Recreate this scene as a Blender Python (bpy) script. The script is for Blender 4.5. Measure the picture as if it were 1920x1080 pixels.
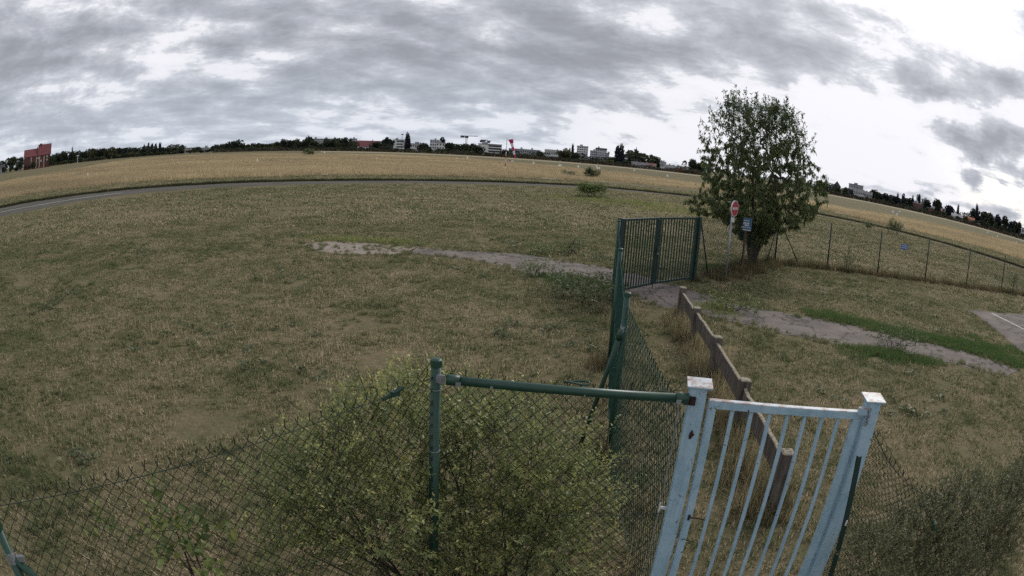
import bpy, math, random
import numpy as np
from mathutils import Vector, Matrix

for o in list(bpy.data.objects):
    bpy.data.objects.remove(o)
SC = bpy.context.scene
COL = SC.collection
PI = math.pi
random.seed(7)
RNG = np.random.default_rng(7)

# ------------------------------------------------------------------ camera (wide security lens, polynomial fisheye)
H = 3.3
PITCH, ROLL = 0.2111069, 0.0665180
cp_, sp_, cr_, sr_ = math.cos(PITCH), math.sin(PITCH), math.cos(ROLL), math.sin(ROLL)
cam = bpy.data.cameras.new('camera')
camo = bpy.data.objects.new('camera', cam)
COL.objects.link(camo)
SC.camera = camo
R_ = Vector((cr_, sp_ * sr_, cp_ * sr_)); U_ = Vector((-sr_, sp_ * cr_, cp_ * cr_)); F_ = Vector((0, cp_, -sp_))
camo.matrix_world = Matrix(((R_.x, U_.x, -F_.x, 0), (R_.y, U_.y, -F_.y, 0), (R_.z, U_.z, -F_.z, H), (0, 0, 0, 1)))
cam.type = 'PANO'
cam.sensor_fit = 'HORIZONTAL'
cam.sensor_width = 36.0
cy = cam if hasattr(cam, 'panorama_type') else cam.cycles
cy.panorama_type = 'FISHEYE_LENS_POLYNOMIAL'
cy.fisheye_fov = math.radians(170)
kmm = 1920 / 36.0 / 1000
cy.fisheye_polynomial_k0 = 0.0
cy.fisheye_polynomial_k1 = -kmm / 1.2016336
cy.fisheye_polynomial_k2 = 0.0
cy.fisheye_polynomial_k3 = -.0074213 * kmm ** 3
cy.fisheye_polynomial_k4 = -.10695213 * kmm ** 4
cam.clip_start = 0.05
cam.clip_end = 6000

def ray(x, y):
    x -= 960; y = 540 - y; r = math.hypot(x, y) + 1e-9; rr = r / 1000
    th = rr / 1.2016336 + .0074213 * rr ** 3 + .10695213 * rr ** 4
    return (R_ * (math.sin(th) * x / r) + U_ * (math.sin(th) * y / r) + F_ * math.cos(th))
def at(x, y, z=0.0):
    d = ray(x, y); t = (z - H) / d.z
    return Vector((d.x * t, d.y * t, z))
def rng(x, y, dist):
    d = ray(x, y); t = dist / math.hypot(d.x, d.y)
    return Vector((d.x * t, d.y * t, H + d.z * t))
def azel(x, y):
    d = ray(x, y)
    return math.atan2(d.x, d.y), math.asin(d.z)

# ------------------------------------------------------------------ light
SUN_AZ, SUN_EL = math.radians(38), math.radians(34)
sun = bpy.data.lights.new('sun', 'SUN')
sun.energy = 1.5; sun.angle = math.radians(16); sun.color = (1.0, .955, .89)
suno = bpy.data.objects.new('sun', sun); COL.objects.link(suno)
sd = Vector((math.sin(SUN_AZ) * math.cos(SUN_EL), math.cos(SUN_AZ) * math.cos(SUN_EL), math.sin(SUN_EL)))
suno.rotation_euler = sd.to_track_quat('Z', 'Y').to_euler()
SC.view_settings.view_transform = 'Standard'
SC.view_settings.look = 'None'
SC.view_settings.exposure = 0.4
SC.cycles.max_bounces = 4; SC.cycles.diffuse_bounces = 2; SC.cycles.glossy_bounces = 2; SC.cycles.transmission_bounces = 2
SC.cycles.adaptive_threshold = 0.02; SC.cycles.use_denoising = False
SC.view_settings.gamma = 1.0
SC.view_settings.use_curve_mapping = False

# ------------------------------------------------------------------ node helpers
class NT:
    def __init__(s, tree):
        s.t = tree; s.n = tree.nodes; s.l = tree.links
    def new(s, typ, **kw):
        n = s.n.new(typ)
        for k, v in kw.items():
            setattr(n, k, v)
        return n
    def put(s, sock, v):
        if hasattr(v, 'is_output') or isinstance(v, bpy.types.NodeSocket):
            s.l.new(v, sock)
        elif v is not None:
            sock.default_value = v
    def math(s, op, a, b=None, c=None, clamp=False):
        n = s.new('ShaderNodeMath', operation=op, use_clamp=clamp)
        s.put(n.inputs[0], a)
        if b is not None: s.put(n.inputs[1], b)
        if c is not None: s.put(n.inputs[2], c)
        return n.outputs[0]
    def noise(s, vec, scale, detail=5, rough=.55, dist=0.0):
        n = s.new('ShaderNodeTexNoise')
        if vec is not None: s.l.new(vec, n.inputs['Vector'])
        n.inputs['Scale'].default_value = scale; n.inputs['Detail'].default_value = detail
        n.inputs['Roughness'].default_value = rough; n.inputs['Distortion'].default_value = dist
        return n.outputs[0]
    def ramp(s, fac, stops, interp='LINEAR'):
        n = s.new('ShaderNodeValToRGB'); cr = n.color_ramp; cr.interpolation = interp
        while len(cr.elements) < len(stops): cr.elements.new(.5)
        for e, (p, c) in zip(cr.elements, stops):
            e.position = p
            e.color = (c, c, c, 1) if isinstance(c, (int, float)) else (*c, 1)
        s.put(n.inputs[0], fac)
        return n.outputs[0]
    def mix(s, fac, a, b, blend='MIX'):
        n = s.new('ShaderNodeMix', data_type='RGBA', blend_type=blend)
        s.put(n.inputs[0], fac)
        for i, v in ((6, a), (7, b)):
            if isinstance(v, tuple): v = (*v[:3], 1)
            s.put(n.inputs[i], v)
        return n.outputs[2]
    def sep(s, v):
        n = s.new('ShaderNodeSeparateXYZ'); s.l.new(v, n.inputs[0]); return n.outputs
    def comb(s, x, y, z=0.0):
        n = s.new('ShaderNodeCombineXYZ'); s.put(n.inputs[0], x); s.put(n.inputs[1], y); s.put(n.inputs[2], z); return n.outputs[0]

# ------------------------------------------------------------------ sky: Nishita blue with a broken cloud deck over it
world = bpy.data.worlds.new('World'); SC.world = world; world.use_nodes = True
world.cycles.sampling_method = 'MANUAL'; world.cycles.sample_map_resolution = 256
w = NT(world.node_tree); w.n.clear()
outw = w.new('ShaderNodeOutputWorld'); bg = w.new('ShaderNodeBackground')
sky = w.new('ShaderNodeTexSky', sky_type='NISHITA')
sky.sun_disc = False; sky.sun_elevation = SUN_EL; sky.sun_rotation = SUN_AZ
tc = w.new('ShaderNodeTexCoord')
dirv = tc.outputs['Generated']
sx, sy, sz = w.sep(dirv)
zc = w.math('ADD', w.math('MAXIMUM', sz, 0.0), 0.19)
P = w.comb(w.math('DIVIDE', sx, zc), w.math('DIVIDE', sy, zc))
def shift(v, d):
    n = w.new('ShaderNodeVectorMath', operation='ADD'); w.l.new(v, n.inputs[0]); n.inputs[1].default_value = d; return n.outputs[0]
def deck(off):
    """cloud thickness on the layer; off steps towards the sun for the lit edges"""
    p = shift(P, (math.sin(SUN_AZ) * off, math.cos(SUN_AZ) * off, 0.0)); q = shift(dirv, (0, 0, off * .12))
    a_ = w.noise(p, 1.0, 3, .5); b_ = w.noise(p, 3.3, 9, .66, .25); c_ = w.noise(w.comb(w.math('MULTIPLY', w.sep(q)[0], .6), w.math('MULTIPLY', w.sep(q)[1], .6), w.math('MULTIPLY', w.sep(q)[2], 1.7)), 15.0, 8, .68)
    return w.math('ADD', w.math('MULTIPLY_ADD', a_, .50, -.235), w.math('ADD', w.math('MULTIPLY', b_, .78), w.math('MULTIPLY', c_, .40)))
az = w.math('ARCTAN2', sx, sy)
el = w.math('ARCSINE', sz)
wa = w.noise(dirv, 8.0, 4, .6)
wb_ = w.noise(w.comb(sy, sx, sz), 9.0, 4, .6)
azw = w.math('MULTIPLY_ADD', w.math('SUBTRACT', wa, .5), .22, az)
elw = w.math('MULTIPLY_ADD', w.math('SUBTRACT', wb_, .5), .10, el)
def lobes(lst):
    tot = None
    for (px, py, sa, se, amp) in lst:
        a0, e0 = azel(px, py)
        u = w.math('MULTIPLY', w.math('SUBTRACT', azw, a0), 1 / sa)
        v = w.math('MULTIPLY', w.math('SUBTRACT', elw, e0), 1 / se)
        q = w.math('MULTIPLY_ADD', u, u, w.math('MULTIPLY', v, v))
        g = w.math('MULTIPLY', w.math('POWER', 2.71828, w.math('MULTIPLY', q, -1.0)), amp)
        tot = g if tot is None else w.math('ADD', tot, g)
    return tot
DARK = [(760, 140, .26, .05, .10), (1080, 110, .26, .06, .10), (1000, 10, .6, .06, .07), (110, 85, .16, .04, .13),
        (620, 150, .16, .03, .07), (150, 225, .36, .03, .16), (680, 242, .30, .018, .09), (1120, 195, .14, .02, .10), (1360, 90, .16, .04, .08),
        (1715, 165, .050, .036, .22), (1815, 262, .080, .026, .25), (1890, 165, .035, .022, .10), (1760, 212, .08, .022, -.13), (1820, 335, .03, .016, .22), (1030, 235, .05, .012, .14)]
BRIGHT = [(320, 65, .07, .035, -.12), (430, 120, .11, .03, -.13), (560, 205, .40, .026, -.11), (700, 262, .30, .012, -.06), (120, 165, .2, .012, -.08), (150, 262, .3, .012, -.10),
          (1230, 250, .26, .06, -.17), (1570, 225, .20, .09, -.24), (1480, 150, .05, .02, .10), (1420, 215, .06, .012, .10), (1600, 30, .08, .012, .05), (1260, 50, .08, .03, -.10), (1850, 75, .16, .05, -.23), (1910, 205, .05, .03, -.14), (1870, 370, .2, .06, -.10)]
lob = w.math('ADD', lobes(DARK), lobes(BRIGHT))
d0 = w.math('ADD', deck(0.0), lob); d1 = deck(.07)
lit = w.math('SUBTRACT', w.math('ADD', d1, lob), d0)          # >0: thicker towards the sun, so this side is shaded
dens = w.math('MULTIPLY_ADD', lit, .75, d0)
cloud = w.ramp(dens, [(.46, (.70, .695, .735)), (.53, (.66, .66, .70)), (.555, (.55, .562, .605)), (.60, (.435, .452, .497)), (.67, (.345, .362, .405)), (.77, (.265, .28, .315)), (.95, (.20, .21, .235))])
# thin gaps: pale blue sky low on the right, a blue tone towards the horizon
blue = w.mix(.55, w.mix(1.0, sky.outputs[0], (.11, .11, .11), 'MULTIPLY'), (.46, .53, .61))
gap = lobes([(1890, 345, .09, .045, 1.1), (1915, 5, .05, .06, .8)])
cloud = w.mix(w.math('MULTIPLY', gap, w.ramp(dens, [(.46, 1.0), (.60, 0.0)]), clamp=True), cloud, blue)
lowhaze = w.ramp(el, [(0.0, .45), (.09, .22), (.16, 0.0)])
side = w.ramp(az, [(0.0, 1.0), (.15, .15), (1.0, 0.0)])   # away from the sun the low sky is bluer
cloud = w.mix(w.math('MULTIPLY', lowhaze, side), cloud, (.44, .50, .58))
# glow of the veiled sun through the cloud
sunv = w.new('ShaderNodeVectorMath', operation='DOT_PRODUCT'); w.l.new(dirv, sunv.inputs[0]); sunv.inputs[1].default_value = sd
glow = w.math('POWER', w.math('MAXIMUM', sunv.outputs['Value'], 0.0), 14.0)
cloud = w.mix(1.0, cloud, w.mix(glow, (0, 0, 0), (.16, .15, .145)), 'ADD')
w.l.new(cloud, bg.inputs[0]); bg.inputs[1].default_value = 1.0
w.l.new(bg.outputs[0], outw.inputs[0])

# ------------------------------------------------------------------ mesh helpers
def fast_mesh(name, V, F, mi=None, rnd=None, smooth=False):
    """V (n,3); F list of index arrays (m,k) of equal k or a mixed python list"""
    me = bpy.data.meshes.new(name)
    V = np.asarray(V, np.float32)
    if isinstance(F, np.ndarray):
        m, k = F.shape
        loops = F.ravel(); starts = np.arange(m) * k; tot = np.full(m, k)
    else:
        tot = np.array([len(f) for f in F]); m = len(F)
        loops = np.fromiter((i for f in F for i in f), dtype=np.int32)
        starts = np.concatenate(([0], np.cumsum(tot)[:-1]))
    me.vertices.add(len(V)); me.vertices.foreach_set('co', V.ravel())
    me.loops.add(len(loops)); me.loops.foreach_set('vertex_index', loops.astype(np.int32))
    me.polygons.add(m); me.polygons.foreach_set('loop_start', starts.astype(np.int32))
    if mi is not None: me.polygons.foreach_set('material_index', np.asarray(mi, np.int32))
    me.update(calc_edges=True); me.validate()
    if smooth: me.polygons.foreach_set('use_smooth', np.ones(len(me.polygons), bool))
    if rnd is not None:
        a = me.attributes.new('rnd', 'FLOAT', 'POINT'); a.data.foreach_set('value', np.asarray(rnd, np.float32))
    return me

class MB:
    def __init__(s): s.v = []; s.f = []; s.r = []
    def add(s, V, F):
        n = len(s.v); s.v += [tuple(v) for v in V]; s.f += [tuple(i + n for i in f) for f in F]
    def box(s, c, d, rz=0.0, M=None):
        x, y, z = d[0] / 2, d[1] / 2, d[2] / 2
        V = [Vector((a * x, b * y, e * z)) for a in (-1, 1) for b in (-1, 1) for e in (-1, 1)]
        if M is not None: V = [M @ v for v in V]
        if rz: V = [Matrix.Rotation(rz, 3, 'Z') @ v for v in V]
        c = Vector(c)
        s.add([v + c for v in V], [(0, 1, 3, 2), (4, 6, 7, 5), (0, 4, 5, 1), (2, 3, 7, 6), (0, 2, 6, 4), (1, 5, 7, 3)])
        return s
    def bevbox(s, c, d, b=.006, rz=0.0):
        """box with chamfered vertical edges and top"""
        x, y, z = d[0] / 2, d[1] / 2, d[2] / 2
        ring = [(-x + b, -y), (x - b, -y), (x, -y + b), (x, y - b), (x - b, y), (-x + b, y), (-x, y - b), (-x, -y + b)]
        tr = [(px * (1 - b / x), py * (1 - b / y)) for px, py in ring]
        V = [(p[0], p[1], -z) for p in ring] + [(p[0], p[1], z - b) for p in ring] + [(p[0], p[1], z) for p in tr]
        F = [tuple(reversed(range(8)))] + [(i, (i + 1) % 8, 8 + (i + 1) % 8, 8 + i) for i in range(8)]
        F += [(8 + i, 8 + (i + 1) % 8, 16 + (i + 1) % 8, 16 + i) for i in range(8)] + [tuple(range(16, 24))]
        Rm = Matrix.Rotation(rz, 3, 'Z'); c = Vector(c)
        s.add([Rm @ Vector(v) + c for v in V], F); return s
    def tube(s, pts, rad, n=10, cap=True):
        pts = [Vector(p) for p in pts]
        rads = rad if isinstance(rad, (list, tuple)) else [rad] * len(pts)
        V = []; F = []
        ref = None
        for i, p in enumerate(pts):
            d = (pts[min(i + 1, len(pts) - 1)] - pts[max(i - 1, 0)]).normalized()
            if ref is None:
                ref = Vector((1, 0, 0)) if abs(d.x) < .8 else Vector((0, 1, 0))
            a = (ref - d * ref.dot(d)).normalized(); b = d.cross(a); ref = a
            for k in range(n):
                t = 2 * PI * k / n
                V.append(p + (a * math.cos(t) + b * math.sin(t)) * rads[i])
        for i in range(len(pts) - 1):
            for k in range(n):
                F.append((i * n + k, i * n + (k + 1) % n, (i + 1) * n + (k + 1) % n, (i + 1) * n + k))
        if cap:
            F.append(tuple(reversed(range(n)))); F.append(tuple(range((len(pts) - 1) * n, len(pts) * n)))
        s.add(V, F); return s
    def poly(s, pts):
        s.add(pts, [tuple(range(len(pts)))]); return s
    def prism(s, pts2, axis_o, ux, uy, un, t):
        """extruded outline: pts2 in plane (ux,uy) at axis_o, thickness t along un"""
        o = Vector(axis_o); n = len(pts2)
        A = [o + ux * p[0] + uy * p[1] for p in pts2]; B = [a + un * t for a in A]
        s.add(A + B, [tuple(reversed(range(n))), tuple(range(n, 2 * n))] + [(i, (i + 1) % n, n + (i + 1) % n, n + i) for i in range(n)])
        return s
    def obj(s, name, m, parent=None, smooth=False):
        me = bpy.data.meshes.new(name); me.from_pydata([tuple(v) for v in s.v], [], s.f); me.update()
        if smooth: me.polygons.foreach_set('use_smooth', [True] * len(me.polygons))
        return link(name, me, m, parent)

def link(name, me, m=None, parent=None):
    o = bpy.data.objects.new(name, me); COL.objects.link(o)
    if m is not None and me is not None and not me.materials:
        for mm in (m if isinstance(m, (list, tuple)) else [m]): me.materials.append(mm)
    if parent is not None:
        o.parent = parent
        if parent.type == 'EMPTY' and not parent.get('local'):
            o.matrix_parent_inverse = parent.matrix_basis.inverted()
        elif parent.type != 'EMPTY':
            o.matrix_parent_inverse = Matrix.Identity(4)
    return o
def tag(o, label=None, cat=None, group=None, kind=None):
    if label: o['label'] = label
    if cat: o['category'] = cat
    if group: o['group'] = group
    if kind: o['kind'] = kind
    return o
def thing(name, loc, label, cat, group=None):
    o = bpy.data.objects.new(name, None); COL.objects.link(o); o.location = loc; o.empty_display_size = .3
    return tag(o, label, cat, group)
def copy_tree(o, parent=None):
    c = o.copy(); COL.objects.link(c)
    if parent is not None: c.parent = parent
    for ch in [x for x in bpy.data.objects if x.parent == o]: copy_tree(ch, c)
    return c

# ------------------------------------------------------------------ materials
def new_mat(name):
    m = bpy.data.materials.new(name); m.use_nodes = True
    t = NT(m.node_tree); b = t.n['Principled BSDF']; return m, t, b
def M(name, c1, c2=None, scale=6.0, rough=.75, bump=0.0, bscale=None, metallic=0.0, spec=.3, lo=.35, hi=.65, detail=7, stretch=None):
    m, t, b = new_mat(name)
    g = t.new('ShaderNodeTexCoord').outputs['Object']
    if stretch:
        mp = t.new('ShaderNodeMapping'); mp.inputs['Scale'].default_value = stretch; t.l.new(g, mp.inputs[0]); g = mp.outputs[0]
    c2 = c2 or tuple(v * .75 for v in c1)
    n = t.noise(g, scale, detail, .62)
    t.l.new(t.ramp(n, [(lo, c1), (hi, c2)]), b.inputs['Base Color'])
    b.inputs['Roughness'].default_value = rough; b.inputs['Metallic'].default_value = metallic
    b.inputs['Specular IOR Level'].default_value = spec
    if bump:
        bm = t.new('ShaderNodeBump'); bm.inputs['Strength'].default_value = bump; bm.inputs['Distance'].default_value = .02
        t.l.new(t.noise(g, bscale or scale * 3, 6, .6), bm.inputs['Height']); t.l.new(bm.outputs[0], b.inputs['Normal'])
    return m
def leaf_mat(name, cols, trans=.3, rough=.55, wscale=1.5, nstr=.5):
    """leaf colour picked per leaf ('rnd') with broad variation through the crown"""
    m, t, b = new_mat(name)
    at_ = t.new('ShaderNodeAttribute', attribute_name='rnd')
    pos = t.new('ShaderNodeNewGeometry').outputs['Position']
    f = t.math('MULTIPLY_ADD', t.math('SUBTRACT', t.noise(pos, wscale, 3), .5), nstr, at_.outputs['Fac'])
    col = t.ramp(f, [(i / (len(cols) - 1), c) for i, c in enumerate(cols)])
    t.l.new(col, b.inputs['Base Color']); b.inputs['Roughness'].default_value = rough; b.inputs['Specular IOR Level'].default_value = .45
    tr = t.new('ShaderNodeBsdfTranslucent'); t.l.new(col, tr.inputs[0])
    ms = t.new('ShaderNodeMixShader'); ms.inputs[0].default_value = trans
    t.l.new(b.outputs[0], ms.inputs[1]); t.l.new(tr.outputs[0], ms.inputs[2])
    t.l.new(ms.outputs[0], t.n['Material Output'].inputs[0])
    return m

def patches(t, pos):
    """broad dry / green pattern of the turf shared by soil and blades (0 dry .. 1 green)"""
    a = t.noise(pos, .055, 4, .5); b = t.noise(pos, .45, 5, .62); c = t.noise(pos, 2.2, 5, .65)
    s = t.math('ADD', t.math('MULTIPLY', a, .5), t.math('ADD', t.math('MULTIPLY', b, .8), t.math('MULTIPLY', c, .9)))
    return t.math('SUBTRACT', s, .515)
def ground_mat():
    m, t, b = new_mat('mown dry turf')
    pos = t.new('ShaderNodeNewGeometry').outputs['Position']
    f = patches(t, pos)
    fine = t.noise(pos, 9, 8, .7)
    col = t.ramp(f, [(.25, (.27, .205, .135)), (.45, (.215, .175, .105)), (.6, (.165, .15, .08)), (.8, (.115, .12, .056))])
    col = t.mix(t.ramp(fine, [(.35, .55), (.65, 0.0)]), col, (.07, .058, .038))
    t.l.new(col, b.inputs['Base Color']); b.inputs['Roughness'].default_value = .95; b.inputs['Specular IOR Level'].default_value = .05
    bm = t.new('ShaderNodeBump'); bm.inputs['Strength'].default_value = .8; bm.inputs['Distance'].default_value = .05
    t.l.new(t.noise(pos, 14, 8, .7), bm.inputs['Height']); t.l.new(bm.outputs[0], b.inputs['Normal'])
    return m
def turf_blade_mat(name, dry, green, k=1.0, bias=0.0):
    m, t, b = new_mat(name)
    at_ = t.new('ShaderNodeAttribute', attribute_name='rnd')
    pos = t.new('ShaderNodeNewGeometry').outputs['Position']
    f = t.math('ADD', patches(t, pos), bias)
    sel = t.math('ADD', t.math('MULTIPLY', f, k), t.math('MULTIPLY', t.math('SUBTRACT', at_.outputs['Fac'], .5), .75))
    col = t.ramp(sel, [(.22, dry[0]), (.42, dry[1]), (.58, green[0]), (.8, green[1])])
    t.l.new(col, b.inputs['Base Color']); b.inputs['Roughness'].default_value = .8; b.inputs['Specular IOR Level'].default_value = .15
    tr = t.new('ShaderNodeBsdfTranslucent'); t.l.new(col, tr.inputs[0])
    ms = t.new('ShaderNodeMixShader'); ms.inputs[0].default_value = .4
    t.l.new(b.outputs[0], ms.inputs[1]); t.l.new(tr.outputs[0], ms.inputs[2]); t.l.new(ms.outputs[0], t.n['Material Output'].inputs[0])
    return m

m_ground = ground_mat()
m_blade = turf_blade_mat('turf blades', [(.60, .51, .345), (.37, .30, .185)], [(.20, .20, .10), (.10, .135, .058)])
m_tuft = turf_blade_mat('green tufts', [(.36, .31, .19), (.25, .235, .13)], [(.18, .195, .092), (.125, .155, .068)], bias=.04)
m_lush = turf_blade_mat('lush grass', [(.24, .21, .11), (.17, .18, .08)], [(.13, .19, .065), (.09, .155, .05)], bias=.16)
m_straw = turf_blade_mat('tall straw', [(.68, .565, .36), (.62, .50, .305)], [(.53, .42, .25), (.32, .265, .155)], k=.8)
def drift(m):
    """slow drifts of greyer and browner growth through the meadow"""
    t = NT(m.node_tree); pos = t.new('ShaderNodeNewGeometry').outputs['Position']
    mp = t.new('ShaderNodeMapping'); mp.inputs['Scale'].default_value = (.018, .045, .2); mp.inputs['Rotation'].default_value = (0, 0, .5); t.l.new(pos, mp.inputs[0])
    f = t.ramp(t.noise(mp.outputs[0], 1.0, 6, .62), [(.38, 0.0), (.66, .8)])
    for nd in list(t.n):
        if nd.type == 'VALTORGB' and nd.outputs[0].links and any(l.to_node.type in ('BSDF_PRINCIPLED', 'BSDF_TRANSLUCENT') for l in nd.outputs[0].links):
            tg = [l.to_socket for l in nd.outputs[0].links]; c = t.mix(f, nd.outputs[0], (.30, .245, .16))
            for k in tg: t.l.new(c, k)
            break
drift(m_straw)
m_long = turf_blade_mat('long dry grass', [(.47, .39, .235), (.38, .31, .18)], [(.26, .215, .125), (.15, .15, .075)], k=.9)
m_strawsoil = M('straw field soil', (.30, .245, .155), (.21, .17, .105), scale=.25, rough=.95, spec=.05)
def tar():
    m, t, b = new_mat('old worn asphalt')
    pos = t.new('ShaderNodeNewGeometry').outputs['Position']
    big = t.noise(pos, .9, 6, .6); fine = t.noise(pos, 30, 4, .7)
    col = t.ramp(big, [(.32, (.255, .22, .195)), (.5, (.20, .173, .158)), (.68, (.14, .122, .115))])
    col = t.mix(t.ramp(fine, [(.40, .45), (.60, 0.0)]), col, (.10, .088, .08))
    vo = t.new('ShaderNodeTexVoronoi', feature='DISTANCE_TO_EDGE'); vo.inputs['Scale'].default_value = .75
    wv = t.new('ShaderNodeVectorMath', operation='ADD'); t.l.new(pos, wv.inputs[0]); nz = t.new('ShaderNodeTexNoise'); nz.inputs['Scale'].default_value = 2.2; t.l.new(pos, nz.inputs['Vector']); t.l.new(nz.outputs['Color'], wv.inputs[1]); t.l.new(wv.outputs[0], vo.inputs['Vector'])
    col = t.mix(t.ramp(vo.outputs['Distance'], [(.012, .75), (.035, 0.0)]), col, (.055, .05, .038))
    col = t.mix(t.ramp(t.noise(pos, 2.6, 6, .68), [(.60, 0.0), (.66, .8)]), col, (.14, .13, .075))    # moss and grass litter
    t.l.new(col, b.inputs['Base Color']); b.inputs['Roughness'].default_value = .95; b.inputs['Specular IOR Level'].default_value = .1
    bm = t.new('ShaderNodeBump'); bm.inputs['Strength'].default_value = .6; bm.inputs['Distance'].default_value = .02
    t.l.new(fine, bm.inputs['Height']); t.l.new(bm.outputs[0], b.inputs['Normal'])
    return m
m_tar = tar()
m_taxi = M('taxiway asphalt', (.108, .10, .084), (.078, .073, .060), scale=.3, rough=.9, bump=.3, bscale=6, spec=.1)
m_white = M('white road paint', (.62, .61, .58), (.40, .39, .37), scale=3, rough=.7)
m_pale = M('pale runway strip', (.33, .29, .20), (.27, .235, .16), scale=.05, rough=.95, spec=.05)
m_verge = M('dark verge', (.055, .055, .034), (.035, .036, .024), scale=1, rough=.95, spec=.05)
m_green = M('green plastic coated steel', (.020, .066, .044), (.015, .050, .034), scale=9, rough=.42, spec=.45)
m_greend = M('dark green steel', (.014, .042, .034), (.011, .031, .026), scale=6, rough=.5, spec=.4)
m_wire = M('dark green coated wire', (.012, .032, .024), (.010, .022, .018), scale=8, rough=.5, spec=.35)
m_wireg = M('green coated wire', (.014, .075, .055), (.010, .05, .04), scale=8, rough=.45, spec=.4)
def chipped_paint():
    m, t, b = new_mat('pale blue chipped paint')
    pos = t.new('ShaderNodeNewGeometry').outputs['Position']; nrm = t.new('ShaderNodeNewGeometry').outputs['True Normal']
    n = t.noise(pos, 6, 6, .6); n2 = t.noise(pos, 34, 6, .65)
    base = t.ramp(n, [(.3, (.41, .545, .635)), (.5, (.335, .48, .575)), (.72, (.24, .39, .475))])
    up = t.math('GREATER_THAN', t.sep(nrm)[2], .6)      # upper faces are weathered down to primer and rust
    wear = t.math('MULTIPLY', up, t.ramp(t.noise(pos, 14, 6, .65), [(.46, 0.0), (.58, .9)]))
    chips = t.ramp(t.noise(pos, 22, 8, .72), [(.625, 0.0), (.64, .9)])
    mp = t.new('ShaderNodeMapping'); mp.inputs['Scale'].default_value = (22, 22, 1.1); t.l.new(pos, mp.inputs[0])
    runs = t.ramp(t.noise(mp.outputs[0], 1.0, 6, .7), [(.52, 0.0), (.72, .65)])
    base = t.mix(runs, base, (.19, .285, .34))
    base = t.mix(t.ramp(t.noise(mp.outputs[0], .45, 5, .6), [(.60, 0.0), (.74, .5)]), base, (.20, .13, .10))
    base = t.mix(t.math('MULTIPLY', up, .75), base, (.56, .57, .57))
    col = t.mix(wear, base, t.ramp(n2, [(.35, (.38, .27, .23)), (.6, (.20, .12, .09))]))
    col = t.mix(chips, col, (.035, .02, .022))
    t.l.new(col, b.inputs['Base Color']); b.inputs['Roughness'].default_value = .5; b.inputs['Specular IOR Level'].default_value = .35
    bm = t.new('ShaderNodeBump'); bm.inputs['Strength'].default_value = .25; bm.inputs['Distance'].default_value = .004
    t.l.new(n2, bm.inputs['Height']); t.l.new(bm.outputs[0], b.inputs['Normal'])
    return m
m_pblue = chipped_paint()
m_rust = M('rust', (.055, .028, .02), (.022, .014, .012), scale=20, rough=.9)
m_galv = M('galvanised steel', (.30, .32, .34), (.22, .235, .25), scale=7, rough=.45, metallic=.35)
m_steel = M('bright steel', (.45, .45, .44), (.30, .30, .30), scale=10, rough=.4, metallic=.5)
def concrete():
    m, t, b = new_mat('lichen stained concrete')
    pos = t.new('ShaderNodeNewGeometry').outputs['Position']; nrm = t.new('ShaderNodeNewGeometry').outputs['True Normal']
    mp = t.new('ShaderNodeMapping'); mp.inputs['Scale'].default_value = (9, 9, 1.6); t.l.new(pos, mp.inputs[0])
    streak = t.noise(mp.outputs[0], 1.6, 7, .65)
    col = t.ramp(streak, [(.3, (.20, .175, .15)), (.5, (.115, .10, .087)), (.7, (.05, .043, .039))])
    up = t.math('GREATER_THAN', t.sep(nrm)[2], .6)
    lich = t.ramp(t.noise(pos, 26, 7, .7), [(.36, (.40, .37, .29)), (.52, (.27, .235, .18)), (.66, (.10, .085, .065))])
    col = t.mix(up, col, lich)
    t.l.new(col, b.inputs['Base Color']); b.inputs['Roughness'].default_value = .95; b.inputs['Specular IOR Level'].default_value = .1
    bm = t.new('ShaderNodeBump'); bm.inputs['Strength'].default_value = .7; bm.inputs['Distance'].default_value = .012
    t.l.new(t.noise(pos, 45, 6, .7), bm.inputs['Height']); t.l.new(bm.outputs[0], b.inputs['Normal'])
    return m
m_conc = concrete()
m_bark = M('bark', (.11, .085, .065), (.05, .04, .033), scale=7, rough=.95, bump=.8, bscale=25, stretch=(1, 1, .25))
m_twig = M('twig bark', (.075, .055, .04), (.04, .03, .024), scale=8, rough=.9)
m_red = M('sign red', (.42, .05, .07), (.36, .045, .06), scale=5, rough=.4)
m_signwhite = M('sign white', (.70, .70, .69), (.58, .58, .57), scale=6, rough=.45)
m_signblue = M('sign blue', (.055, .12, .20), (.045, .10, .17), scale=6, rough=.4)
m_signblue2 = M('fence sign blue', (.03, .13, .42), (.03, .11, .36), scale=6, rough=.4)
m_rustpost = M('rusty post', (.16, .08, .05), (.08, .045, .03), scale=9, rough=.9)
m_treeleaf = leaf_mat('cherry leaves', [(.046, .074, .032), (.074, .112, .046), (.105, .148, .056), (.165, .19, .072), (.25, .235, .09)], .45, wscale=.8, nstr=.35)
m_bushleaf = leaf_mat('privet leaves', [(.080, .11, .048), (.14, .18, .072), (.215, .255, .095), (.34, .355, .125), (.58, .55, .20)], .45, rough=.4, wscale=2.2, nstr=.75)
m_bushdark = leaf_mat('dull shrub leaves', [(.055, .064, .03), (.085, .098, .042), (.125, .135, .06), (.19, .19, .085)], .35, wscale=1.6, nstr=.5)
m_vine = leaf_mat('vine leaves', [(.04, .08, .02), (.08, .13, .03), (.16, .20, .05), (.24, .25, .07)], .35)
m_weed = leaf_mat('weed leaves', [(.05, .07, .032), (.085, .11, .048), (.12, .15, .065), (.18, .19, .085)], .35)
m_field = leaf_mat('field shrub leaves', [(.05, .085, .03), (.085, .13, .042), (.14, .19, .06), (.19, .24, .075)], .35, wscale=.6)
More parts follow.
